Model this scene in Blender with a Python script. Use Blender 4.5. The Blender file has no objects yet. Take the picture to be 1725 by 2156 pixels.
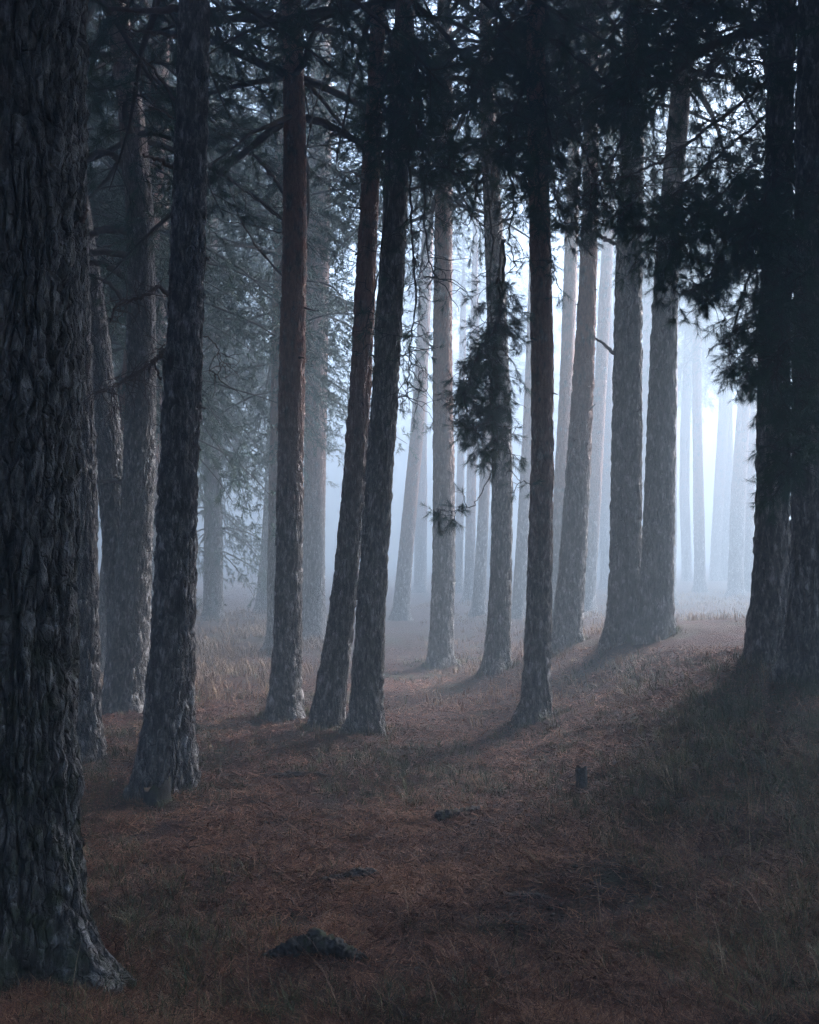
import bpy, math, random
import numpy as np
from mathutils import Vector, Matrix

# ------------------------------------------------------------------ camera, sky, sun, exposure
SC = bpy.context.scene
COL = SC.collection
R = math.radians
CAM_H = 1.70
PITCH = 2.357
SUN_AZ, SUN_EL = 50.0, 36.0          # degrees: azimuth clockwise from the view direction (+Y), elevation
HAZE_DENSITY = 0.042
SC.view_settings.view_transform = 'Standard'
SC.view_settings.look = 'None'
SC.view_settings.gamma = 1.0
SC.view_settings.use_curve_mapping = False
SC.view_settings.exposure = 5.17

cam_d = bpy.data.cameras.new('camera')
cam = bpy.data.objects.new('camera', cam_d)
COL.objects.link(cam)
cam.location = (0, 0, CAM_H)
cam.rotation_euler = (R(90 + PITCH), 0, 0)
cam_d.sensor_fit = 'VERTICAL'
cam_d.sensor_height = 36.0
cam_d.lens = 35.0
cam_d.clip_end = 2000
SC.camera = cam

world = bpy.data.worlds.new('World')
SC.world = world
world.use_nodes = True
wn = world.node_tree.nodes
bg = wn['Background']
sky = wn.new('ShaderNodeTexSky')
sky.sky_type = 'NISHITA'
sky.sun_disc = False
sky.sun_elevation = R(SUN_EL)
sky.sun_rotation = R(SUN_AZ)
sky.air_density = 0.7
sky.dust_density = 0.5
sky.ozone_density = 0.0
world.node_tree.links.new(sky.outputs[0], bg.inputs[0])
bg.inputs[1].default_value = 0.05

sun_d = bpy.data.lights.new('sun', 'SUN')
sun_d.energy = 1.5
sun_d.angle = R(36)
sun_d.color = (1.0, 0.92, 0.95)
sun = bpy.data.objects.new('sun', sun_d)
COL.objects.link(sun)
sd = Vector((math.sin(R(SUN_AZ)) * math.cos(R(SUN_EL)), math.cos(R(SUN_AZ)) * math.cos(R(SUN_EL)), math.sin(R(SUN_EL))))
sun.rotation_euler = sd.to_track_quat('Z', 'Y').to_euler()
sun.location = (0, 0, 40)

SC.render.engine = 'CYCLES'
cy = SC.cycles
cy.use_denoising = True
cy.max_bounces = 4
cy.diffuse_bounces = 2
cy.glossy_bounces = 2
cy.transmission_bounces = 0
cy.transparent_max_bounces = 4
cy.volume_bounces = 0
cy.sample_clamp_indirect = 4.0
cy.use_adaptive_sampling = True
cy.adaptive_threshold = 0.012
cy.adaptive_min_samples = 32
cy.denoising_prefilter = 'NONE'

# ------------------------------------------------------------------ picture <-> place (pixels of a 1725 x 2156 view)
FPX, CX, CY = 35.0 / 36.0 * 2156.25, 862.5, 1078.125
_sp, _cp = math.sin(R(PITCH)), math.cos(R(PITCH))

def ray(u, v):
    a, b = (u - CX) / FPX, -(v - CY) / FPX
    return (a, _cp - b * _sp, _sp + b * _cp)

def at(u, v, Y):
    d = ray(u, v)
    t = Y / d[1]
    return Vector((d[0] * t, Y, CAM_H + d[2] * t))

# ------------------------------------------------------------------ noise
def _hash(*a):
    h = np.zeros(np.shape(a[0]), dtype=np.uint32)
    for k, x in enumerate(a):
        xi = np.asarray(x, dtype=np.int64).astype(np.uint32)
        h = (h ^ (xi * np.uint32([374761393, 668265263, 2246822519, 3266489917][k]))) * np.uint32(2654435761)
        h ^= h >> np.uint32(15)
    h = h * np.uint32(2246822519)
    h ^= h >> np.uint32(13)
    h = h * np.uint32(3266489917)
    h ^= h >> np.uint32(16)
    return h.astype(np.float64) / 4294967296.0

def vnoise2(x, y, s=0):
    xi, yi = np.floor(x), np.floor(y)
    fx, fy = x - xi, y - yi
    fx, fy = fx * fx * (3 - 2 * fx), fy * fy * (3 - 2 * fy)
    z = np.full(np.shape(xi), s)
    a, b = _hash(xi, yi, z), _hash(xi + 1, yi, z)
    c, d = _hash(xi, yi + 1, z), _hash(xi + 1, yi + 1, z)
    return (a * (1 - fx) + b * fx) * (1 - fy) + (c * (1 - fx) + d * fx) * fy - 0.5

def vnoise3(x, y, z, s=0):
    xi, yi, zi = np.floor(x), np.floor(y), np.floor(z)
    fx, fy, fz = x - xi, y - yi, z - zi
    fx, fy, fz = (f * f * (3 - 2 * f) for f in (fx, fy, fz))
    q = np.full(np.shape(xi), s)
    r = 0
    for dx in (0, 1):
        for dy in (0, 1):
            for dz in (0, 1):
                w = (fx if dx else 1 - fx) * (fy if dy else 1 - fy) * (fz if dz else 1 - fz)
                r = r + w * _hash(xi + dx, yi + dy, zi + dz, q)
    return r - 0.5

def sm(t):
    t = np.clip(t, 0, 1)
    return t * t * (3 - 2 * t)

# ------------------------------------------------------------------ terrain
MOUNDS = [(-2.88, 8.94, .38), (-3.39, 11.99, .45), (-1.83, 7.58, .40), (-1.39, 11.18, .36), (-0.85, 10.31, .34), (-0.42, 9.81, .36), (1.2, 9.46, .32), (3.28, 9.11, .4),
          (3.27, 8.26, .4), (0.48, 15.32, .4), (1.18, 13.38, .4), (2.11, 13.6, .4), (2.64, 12.37, .42), (3.01, 12.24, .42)]
def terrain(x, y):
    x, y = np.asarray(x, float), np.asarray(y, float)
    z = 0.80 * sm((x - 0.3) / 3.4) * sm((y - 2.4) / 7.0) * (1 - 0.50 * sm((y - 12) / 9))
    z = z + 0.10 * sm((x - 0.3) / 2.5) * sm((6 - y) / 4)
    z = z - 0.10 * sm((-x - 0.2) / 2.0) * sm((y - 5) / 6) * (1 - sm((y - 18) / 8))
    near = sm((y - 1) / 3)
    z = z + 0.13 * vnoise2(x * 0.45 + 3.1, y * 0.45, 1) * near + 0.06 * vnoise2(x * 1.3, y * 1.3, 2) * near
    z = z + 0.045 * vnoise2(x * 3.7, y * 3.7, 3) + 0.024 * vnoise2(x * 9.0, y * 9.0, 4)
    for a, b, r in MOUNDS:      # needles heap up round the feet of the trunks
        z = z + 0.075 * np.exp(-((x - a) ** 2 + (y - b) ** 2) / (r * r))
    far = sm((np.hypot(x, y) - 30) / 60)
    return z + far * 1.2 * vnoise2(x * 0.03, y * 0.03, 5)

def tz(x, y):
    return float(terrain(x, y))

def ground_hit(u, v):
    d = ray(u, v)
    lo, t = 0.0, 1.0
    while t < 120:
        if CAM_H + d[2] * t < tz(d[0] * t, d[1] * t):
            break
        lo, t = t, t * 1.01 + 0.02
    for _ in range(24):
        m = 0.5 * (lo + t)
        if CAM_H + d[2] * m < tz(d[0] * m, d[1] * m):
            t = m
        else:
            lo = m
    return Vector((d[0] * t, d[1] * t, tz(d[0] * t, d[1] * t)))

# ------------------------------------------------------------------ mesh helpers
def mesh_np(name, V, F=None, attrs=None, smooth=False, mat=None):
    """V (n,3); F a list of int arrays (m,k); attrs: {name: per-vertex floats}"""
    V = np.ascontiguousarray(V, dtype=np.float32)
    me = bpy.data.meshes.new(name)
    me.vertices.add(len(V))
    me.vertices.foreach_set('co', V.ravel())
    loops = np.concatenate([np.asarray(f, np.int32).ravel() for f in F])
    tot = np.concatenate([np.full(len(f), np.shape(f)[1], np.int32) for f in F])
    start = np.concatenate([[0], np.cumsum(tot)[:-1]]).astype(np.int32)
    me.loops.add(len(loops))
    me.loops.foreach_set('vertex_index', loops)
    me.polygons.add(len(tot))
    me.polygons.foreach_set('loop_start', start)
    me.polygons.foreach_set('loop_total', tot)
    if smooth:
        me.polygons.foreach_set('use_smooth', np.ones(len(tot), bool))
    for k, a in (attrs or {}).items():
        at_ = me.attributes.new(k, 'FLOAT', 'POINT')
        at_.data.foreach_set('value', np.ascontiguousarray(a, np.float32))
    me.update(calc_edges=True)
    if mat:
        me.materials.append(mat)
    return me

def link(name, me, parent=None, loc=(0, 0, 0)):
    o = bpy.data.objects.new(name, me)
    COL.objects.link(o)
    o.parent = parent
    o.location = loc
    return o

def tag(o, label=None, cat=None, group=None, kind=None):
    if label: o['label'] = label
    if cat: o['category'] = cat
    if group: o['group'] = group
    if kind: o['kind'] = kind
    return o

class Wood:
    """collects tapering twigs (polylines with radii), builds one mesh"""
    def __init__(self):
        self.V, self.F, self.n = [], [], 0
    def add(self, pts, r0, r1, k=4, lump=0.0, rng=None):
        P = np.array([tuple(p) for p in pts], float)
        m = len(P)
        if m < 2: return
        T = np.gradient(P, axis=0)
        T /= np.linalg.norm(T, axis=1)[:, None] + 1e-9
        ref = np.array([0.31, 0.17, 0.93])
        if abs(T[0] @ ref) > 0.9: ref = np.array([0.9, 0.2, 0.1])
        A = np.cross(T, ref); A /= np.linalg.norm(A, axis=1)[:, None] + 1e-9
        B = np.cross(T, A)
        rr = np.linspace(r0, r1, m)
        if lump and rng is not None:
            rr = rr * (1 + lump * (rng.random(m) - 0.5))
        th = np.arange(k) * 2 * math.pi / k
        ring = P[:, None, :] + rr[:, None, None] * (np.cos(th)[None, :, None] * A[:, None, :] + np.sin(th)[None, :, None] * B[:, None, :])
        self.V.append(ring.reshape(-1, 3))
        i = np.arange(m - 1)[:, None] * k
        j = np.arange(k)[None, :]
        j2 = (j + 1) % k
        q = np.stack([i + j, i + j2, i + k + j2, i + k + j], -1).reshape(-1, 4) + self.n
        self.F.append(q)
        self.n += m * k
    def mesh(self, name, mat):
        return mesh_np(name, np.concatenate(self.V), [np.concatenate(self.F)], smooth=True, mat=mat)

def needle_mesh(name, tufts, k, nl, nw, mat, seed, spread=(28, 66)):
    """tufts: (pos, dir, shoot length, tint); k needles on each"""
    rng = np.random.default_rng(seed)
    n = len(tufts)
    P = np.array([t[0] for t in tufts], float)
    D = np.array([t[1] for t in tufts], float)
    D /= np.linalg.norm(D, axis=1)[:, None] + 1e-9
    S = np.array([t[2] for t in tufts], float)
    TI = np.array([t[3] for t in tufts], float)
    A = np.cross(D, np.array([0.21, 0.34, 0.91])); A /= np.linalg.norm(A, axis=1)[:, None] + 1e-9
    B = np.cross(D, A)
    s = rng.random((n, k))
    az = rng.random((n, k)) * 2 * math.pi
    el = np.radians(spread[0] + (spread[1] - spread[0]) * rng.random((n, k))) * (1.15 - 0.55 * s)
    base = P[:, None, :] + D[:, None, :] * (s * S[:, None])[..., None]
    rad = np.cos(az)[..., None] * A[:, None, :] + np.sin(az)[..., None] * B[:, None, :]
    dr = np.cos(el)[..., None] * D[:, None, :] + np.sin(el)[..., None] * rad
    dr[..., 2] -= 0.12
    ln = nl * (0.7 + 0.5 * rng.random((n, k)))
    tip = base + dr * ln[..., None]
    side = np.cross(dr, rng.normal(size=(n, k, 3)))
    side /= np.linalg.norm(side, axis=-1)[..., None] + 1e-9
    w = nw * 0.5 * (0.8 + 0.4 * rng.random((n, k)))[..., None]
    V = np.stack([base - side * w, base + side * w, tip], 2).reshape(-1, 3)
    F = np.arange(n * k * 3).reshape(-1, 3)
    tint = np.repeat((np.repeat(TI[:, None], k, 1) + 0.15 * (rng.random((n, k)) - 0.5)).ravel(), 3)
    return mesh_np(name, V, [F], {'tint': tint}, mat=mat)

# ------------------------------------------------------------------ materials
def new_mat(name):
    m = bpy.data.materials.new(name)
    m.use_nodes = True
    nt = m.node_tree
    return m, nt, nt.nodes['Principled BSDF']

def ramp(nt, fac, stops):
    r = nt.nodes.new('ShaderNodeValToRGB')
    e = r.color_ramp.elements
    e[0].position, e[0].color = stops[0][0], (*stops[0][1], 1)
    e[1].position, e[1].color = stops[-1][0], (*stops[-1][1], 1)
    for p, c in stops[1:-1]:
        x = e.new(p); x.color = (*c, 1)
    nt.links.new(fac, r.inputs[0])
    return r.outputs[0]

def noise(nt, vec, scale, detail=4, rough=0.55, dist=0.0):
    n = nt.nodes.new('ShaderNodeTexNoise')
    n.inputs['Scale'].default_value = scale
    n.inputs['Detail'].default_value = detail
    n.inputs['Roughness'].default_value = rough
    n.inputs['Distortion'].default_value = dist
    nt.links.new(vec, n.inputs['Vector'])
    return n.outputs[0]

def mapping(nt, src, scale):
    m = nt.nodes.new('ShaderNodeMapping')
    m.inputs['Scale'].default_value = scale
    nt.links.new(src, m.inputs[0])
    return m.outputs[0]

def mix(nt, f, a, b, mode='MIX'):
    m = nt.nodes.new('ShaderNodeMix')
    m.data_type = 'RGBA'
    m.blend_type = mode
    for s, x in ((0, f), (6, a), (7, b)):
        if isinstance(x, (int, float)): m.inputs[s].default_value = x
        elif isinstance(x, tuple): m.inputs[s].default_value = (*x, 1)
        else: nt.links.new(x, m.inputs[s])
    return m.outputs[2]

def math_(nt, op, a, b=0.0, clamp=False):
    m = nt.nodes.new('ShaderNodeMath')
    m.operation = op
    m.use_clamp = clamp
    for s, x in ((0, a), (1, b)):
        if isinstance(x, (int, float)): m.inputs[s].default_value = x
        else: nt.links.new(x, m.inputs[s])
    return m.outputs[0]

def attr(nt, name):
    a = nt.nodes.new('ShaderNodeAttribute')
    a.attribute_name = name
    return a.outputs['Fac']

def bump(nt, bsdf, h, strength, dist):
    b = nt.nodes.new('ShaderNodeBump')
    b.inputs['Strength'].default_value = strength
    b.inputs['Distance'].default_value = dist
    nt.links.new(h, b.inputs['Height'])
    nt.links.new(b.outputs[0], bsdf.inputs['Normal'])

def bark_material(name, orange_from, orange_to, moss=0.0, dark=1.0, sc=23, st=0.42):
    m, nt, b = new_mat(name)
    tc = nt.nodes.new('ShaderNodeTexCoord').outputs['Object']
    pl = attr(nt, 'plate')
    n1 = noise(nt, mapping(nt, tc, (1, 1, 0.40)), 34, 5, 0.65)
    n2 = noise(nt, tc, 5.5, 4, 0.6)
    nf = noise(nt, mapping(nt, tc, (1, 1, st)), sc, 3, 0.6, 0.4)
    step = math_(nt, 'SNAP', nf, 0.045)
    wv = nt.nodes.new('ShaderNodeTexNoise')
    wv.inputs['Scale'].default_value = sc * 0.9
    wv.inputs['Detail'].default_value = 4
    nt.links.new(tc, wv.inputs['Vector'])
    vm = nt.nodes.new('ShaderNodeVectorMath'); vm.operation = 'MULTIPLY_ADD'
    nt.links.new(wv.outputs['Color'], vm.inputs[0])
    vm.inputs[1].default_value = (0.9 / sc, 0.9 / sc, 1.4 / sc)
    nt.links.new(tc, vm.inputs[2])
    pv = mapping(nt, vm.outputs[0], (1, 1, st))
    ve = nt.nodes.new('ShaderNodeTexVoronoi'); ve.feature = 'DISTANCE_TO_EDGE'
    vc = nt.nodes.new('ShaderNodeTexVoronoi'); vc.feature = 'F1'
    for v_ in (ve, vc):
        v_.inputs['Scale'].default_value = sc * 1.15
        nt.links.new(pv, v_.inputs['Vector'])
    crack = nt.nodes.new('ShaderNodeMapRange')
    crack.inputs['From Max'].default_value = 0.13
    nt.links.new(ve.outputs['Distance'], crack.inputs[0])
    cellr = nt.nodes.new('ShaderNodeSeparateColor')
    nt.links.new(vc.outputs['Color'], cellr.inputs[0])
    f = math_(nt, 'ADD', math_(nt, 'ADD', math_(nt, 'MULTIPLY', pl, 0.12), math_(nt, 'MULTIPLY', cellr.outputs[0], 0.26)), math_(nt, 'MULTIPLY', step, 1.5))
    f = math_(nt, 'ADD', f, math_(nt, 'MULTIPLY', n1, 1.15))
    f = math_(nt, 'SUBTRACT', f, 1.04)
    d = dark
    col = ramp(nt, f, [(0.16, (0.034 * d, 0.031 * d, 0.029 * d)), (0.40, (0.10 * d, 0.092 * d, 0.085 * d)),
                       (0.60, (0.23 * d, 0.22 * d, 0.205 * d)), (0.85, (0.52 * d, 0.51 * d, 0.50 * d))])
    # thin orange upper bark
    sx = nt.nodes.new('ShaderNodeSeparateXYZ'); nt.links.new(tc, sx.inputs[0])
    oh = nt.nodes.new('ShaderNodeMapRange')
    oh.inputs['From Min'].default_value = orange_from
    oh.inputs['From Max'].default_value = orange_to
    nt.links.new(sx.outputs['Z'], oh.inputs[0])
    of = math_(nt, 'MULTIPLY', oh.outputs[0], math_(nt, 'MULTIPLY', math_(nt, 'SUBTRACT', math_(nt, 'ADD', n2, math_(nt, 'MULTIPLY', pl, 0.25)), 0.42), 5.0, True), True)
    ocol = ramp(nt, n1, [(0.3, (0.30, 0.125, 0.085)), (0.55, (0.58, 0.29, 0.20)), (0.75, (0.74, 0.50, 0.41))])
    col = mix(nt, of, col, ocol)
    if moss:
        mh = nt.nodes.new('ShaderNodeMapRange')
        mh.inputs['From Min'].default_value = 2.2
        mh.inputs['From Max'].default_value = 0.0
        nt.links.new(sx.outputs['Z'], mh.inputs[0])
        nm = noise(nt, tc, 9, 5, 0.7)
        mf = math_(nt, 'MULTIPLY', math_(nt, 'MULTIPLY', math_(nt, 'SUBTRACT', nm, 0.47), 5.0, True), math_(nt, 'ADD', math_(nt, 'MULTIPLY', mh.outputs[0], moss), 0.35), True)
        col = mix(nt, mf, col, (0.045, 0.055, 0.022))
    nt.links.new(col, b.inputs['Base Color'])
    b.inputs['Roughness'].default_value = 0.48
    b.inputs['Specular IOR Level'].default_value = 0.5
    n3 = noise(nt, mapping(nt, tc, (1, 1, 0.4)), 120, 4, 0.7)
    hgt = math_(nt, 'ADD', math_(nt, 'MULTIPLY', crack.outputs[0], 0.75), math_(nt, 'MULTIPLY', cellr.outputs[1], 0.35))
    bump(nt, b, math_(nt, 'ADD', math_(nt, 'ADD', math_(nt, 'MULTIPLY', step, 1.6), hgt), math_(nt, 'ADD', math_(nt, 'MULTIPLY', n1, 0.7), math_(nt, 'MULTIPLY', n3, 0.5))), 1.0, 0.024)
    return m

M_BARK = bark_material('pine_bark', 1.9, 4.2, dark=1.55, sc=25, st=0.34)
M_BARK_OLD = bark_material('old_pine_bark', 7.0, 10.0, moss=1.3, dark=0.72, sc=21, st=0.42)
M_BARK_TWO = bark_material('flaky_pine_bark', 4.5, 8.0, moss=0.35, dark=1.6, sc=30, st=0.30)
M_BARK_GREY = bark_material('grey_pine_bark', 5.5, 9.0, dark=1.35, sc=23, st=0.38)
M_BARK_RED = bark_material('red_pine_bark', 1.2, 3.2, dark=1.55, sc=21, st=0.40)

def simple(name, stops, scale, rough=0.8, bumpd=0.004, attrname=None, spec=0.3):
    m, nt, b = new_mat(name)
    tc = nt.nodes.new('ShaderNodeTexCoord').outputs['Object']
    n = noise(nt, tc, scale, 5, 0.65)
    f = n
    if attrname:
        f = math_(nt, 'ADD', math_(nt, 'MULTIPLY', attr(nt, attrname), 0.8), math_(nt, 'MULTIPLY', n, 0.2))
    nt.links.new(ramp(nt, f, stops), b.inputs['Base Color'])
    b.inputs['Roughness'].default_value = rough
    b.inputs['Specular IOR Level'].default_value = spec
    if bumpd:
        bump(nt, b, n, 0.8, bumpd)
    return m

M_NEEDLE = simple('pine_needles', [(0.1, (0.016, 0.052, 0.038)), (0.5, (0.032, 0.098, 0.060)), (0.9, (0.065, 0.145, 0.070))], 2.0, 0.55, 0, 'tint', 0.4)
M_TWIG = simple('twig_bark', [(0.3, (0.035, 0.026, 0.022)), (0.7, (0.10, 0.075, 0.062))], 40, 0.8, 0.003)
M_LIMB = simple('dead_branch_wood', [(0.25, (0.07, 0.055, 0.05)), (0.6, (0.17, 0.12, 0.10)), (0.85, (0.28, 0.22, 0.20))], 22, 0.75, 0.006)
M_LITTER = simple('dry_needle_litter', [(0.05, (0.03, 0.014, 0.011)), (0.4, (0.13, 0.048, 0.028)), (0.7, (0.27, 0.105, 0.055)), (0.95, (0.50, 0.28, 0.16))], 3.0, 0.7, 0, 'tint', 0.3)
M_GRASS = simple('green_grass', [(0.05, (0.045, 0.075, 0.035)), (0.5, (0.13, 0.15, 0.065)), (0.95, (0.40, 0.31, 0.16))], 3.0, 0.6, 0, 'tint', 0.3)
M_STRAW = simple('dry_straw_grass', [(0.05, (0.18, 0.105, 0.065)), (0.5, (0.36, 0.23, 0.145)), (0.95, (0.56, 0.42, 0.27))], 3.0, 0.7, 0, 'tint', 0.3)
M_TUFT = simple('yellow_green_grass', [(0.05, (0.07, 0.075, 0.03)), (0.5, (0.15, 0.14, 0.06)), (0.95, (0.26, 0.22, 0.11))], 3.0, 0.7, 0, 'tint', 0.3)
M_ROOT = simple('weathered_root', [(0.3, (0.018, 0.017, 0.016)), (0.55, (0.055, 0.052, 0.050)), (0.8, (0.13, 0.13, 0.13))], 30, 0.6, 0.012, None, 0.45)
M_MOSSY = simple('mossy_wood', [(0.3, (0.02, 0.019, 0.017)), (0.52, (0.06, 0.055, 0.05)), (0.62, (0.045, 0.06, 0.02)), (0.85, (0.075, 0.09, 0.03))], 17, 0.75, 0.015)
M_POST = simple('grey_weathered_wood', [(0.3, (0.035, 0.038, 0.038)), (0.5, (0.10, 0.105, 0.10)), (0.75, (0.24, 0.24, 0.23))], 42, 0.75, 0.014)
M_CUT = simple('old_cut_wood', [(0.3, (0.05, 0.04, 0.03)), (0.7, (0.20, 0.16, 0.12))], 60, 0.8, 0.008)

def ground_material():
    m, nt, b = new_mat('forest_floor')
    pos = nt.nodes.new('ShaderNodeNewGeometry').outputs['Position']
    n1 = noise(nt, pos, 55, 6, 0.7)
    n2 = noise(nt, pos, 6.5, 5, 0.65)
    n3 = noise(nt, pos, 1.1, 4, 0.6)
    f = math_(nt, 'ADD', math_(nt, 'MULTIPLY', n1, 0.6), math_(nt, 'MULTIPLY', n2, 0.4))
    litter = ramp(nt, f, [(0.34, (0.010, 0.007, 0.006)), (0.46, (0.045, 0.018, 0.012)), (0.56, (0.105, 0.042, 0.027)), (0.70, (0.20, 0.10, 0.065))])
    mossc = ramp(nt, n1, [(0.3, (0.020, 0.024, 0.015)), (0.5, (0.055, 0.060, 0.032)), (0.7, (0.12, 0.11, 0.06))])
    mf = math_(nt, 'MULTIPLY', math_(nt, 'SUBTRACT', math_(nt, 'ADD', n3, math_(nt, 'MULTIPLY', n2, 0.35)), 0.66), 5.0, True)
    col = mix(nt, mf, litter, mossc)
    nt.links.new(col, b.inputs['Base Color'])
    b.inputs['Roughness'].default_value = 0.85
    b.inputs['Specular IOR Level'].default_value = 0.25
    bump(nt, b, math_(nt, 'ADD', n1, math_(nt, 'MULTIPLY', n2, 0.8)), 1.0, 0.03)
    return m
M_GROUND = ground_material()

# ------------------------------------------------------------------ ground sheet
def axis(fine0, fine1, step, lo, hi, grow=1.09):
    a = list(np.arange(fine0, fine1, step))
    s, x = step, a[-1]
    up = []
    while x < hi:
        s *= grow; x = min(hi, x + s); up.append(x)
    s, x = step, a[0]
    dn = []
    while x > lo:
        s *= grow; x = max(lo, x - s); dn.append(x)
    return np.array(dn[::-1] + a + up)

gx = axis(-3.2, 3.8, 0.055, -170, 170)
gy = axis(2.7, 10.5, 0.058, -170, 170)
GX, GY = np.meshgrid(gx, gy)
GZ = terrain(GX, GY)
nx, ny = len(gx), len(gy)
i = np.arange(ny - 1)[:, None] * nx
j = np.arange(nx - 1)[None, :]
gq = np.stack([i + j, i + j + 1, i + nx + j + 1, i + nx + j], -1).reshape(-1, 4)
ground = link('ground', mesh_np('ground', np.stack([GX, GY, GZ], -1).reshape(-1, 3), [gq], smooth=True, mat=M_GROUND))
tag(ground, 'uneven forest floor of brown pine needles and moss rising to one side', 'ground', kind='structure')

# ------------------------------------------------------------------ haze
top, zmin = 20.5, float(GZ.min()) - 1.0
hx = 172.0
hv = np.array([(x, y, z) for z in (zmin, top) for x, y in ((-hx, -hx), (hx, -hx), (hx, hx), (-hx, hx))])
hf = np.array([(3, 2, 1, 0), (4, 5, 6, 7), (0, 1, 5, 4), (1, 2, 6, 5), (2, 3, 7, 6), (3, 0, 4, 7)])
hm = bpy.data.materials.new('morning_fog')
hm.use_nodes = True
hn = hm.node_tree
hn.nodes.remove(hn.nodes['Principled BSDF'])
pv = hn.nodes.new('ShaderNodeVolumePrincipled')
pv.inputs['Color'].default_value = (0.61, 0.79, 0.925, 1)
pv.inputs['Density'].default_value = HAZE_DENSITY
pv.inputs['Anisotropy'].default_value = 0.35
hn.links.new(pv.outputs[0], hn.nodes['Material Output'].inputs['Volume'])
haze = link('haze', mesh_np('haze', hv, [hf], mat=hm))
tag(haze, 'pale blue morning fog filling the pine wood', 'haze', kind='stuff')

# ------------------------------------------------------------------ trunks
def _cells(U, V, ncell, seed):
    iu, iv = np.floor(U), np.floor(V)
    f1 = np.full(U.shape, 9.0); f2 = f1.copy(); pid = np.zeros(U.shape); tu = pid.copy(); tv = pid.copy()
    s = np.full(U.shape, seed)
    for du in (-1, 0, 1):
        for dv in (-1, 0, 1):
            cu, cv = iu + du, iv + dv
            cm = np.mod(cu, ncell)
            ju, jv = _hash(cm, cv, s), _hash(cm, cv, s + 17)
            a, b = cu + 0.05 + 0.9 * ju - U, cv + 0.05 + 0.9 * jv - V
            d = np.abs(a) * 0.8 + np.hypot(a, b) * 0.5
            n1 = d < f1
            f2 = np.where(n1, f1, np.minimum(f2, d))
            pid = np.where(n1, _hash(cm, cv, s + 31), pid)
            tu, tv = np.where(n1, a, tu), np.where(n1, b, tv)
            f1 = np.where(n1, d, f1)
    return f2 - f1, pid, tu, tv

def bark_disp(th, z, rad, depth, cw, ch, seed):
    """relief of plated, furrowed pine bark: returns displacement and a random number of the plate"""
    cx, cy_ = np.cos(th) * rad, np.sin(th) * rad
    k = 1.0 / (cw * 3.2)
    wu = vnoise3(cx * k + 7, cy_ * k, z * k * 0.45, seed) + 0.6 * vnoise3(cx * k * 2.9, cy_ * k * 2.9 + 5, z * k * 1.7, seed + 1)
    wv = vnoise3(cx * k * 1.6, cy_ * k * 1.6, z * k, seed + 2)
    n1 = max(6, int(round(2 * math.pi * rad / cw)))
    e1, p1, a1, b1 = _cells(th / (2 * math.pi) * n1 + wu * 0.95, z / ch + wv * 0.9, n1, seed)
    n2 = max(9, int(round(2 * math.pi * rad / (cw * 0.42))))
    e2, p2, a2, b2 = _cells(th / (2 * math.pi) * n2 + wu * 2.0, z / (ch * 0.36) + wv * 1.8, n2, seed + 50)
    fur = sm(e1 / 0.24)
    base = vnoise3(cx * 24, cy_ * 24, z * 13, seed + 3) + 0.55 * vnoise3(cx * 55, cy_ * 55, z * 30, seed + 4)
    terr = 0.75 * np.round(base * 6) / 6 + 0.25 * base
    fine = vnoise3(cx * 120, cy_ * 120, z * 60, seed + 5)
    plate = 0.5 * (p1 - 0.5) + 0.22 * a1
    flake = 0.22 * (p2 - 0.5) + 0.16 * (sm(e2 / 0.2) - 0.7)
    return depth * (1.3 * (fur - 0.95) + fur * (plate + flake + 1.1 * terr) + 0.22 * fine), np.clip(0.6 * p1 + 0.4 * p2, 0, 1)

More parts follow.
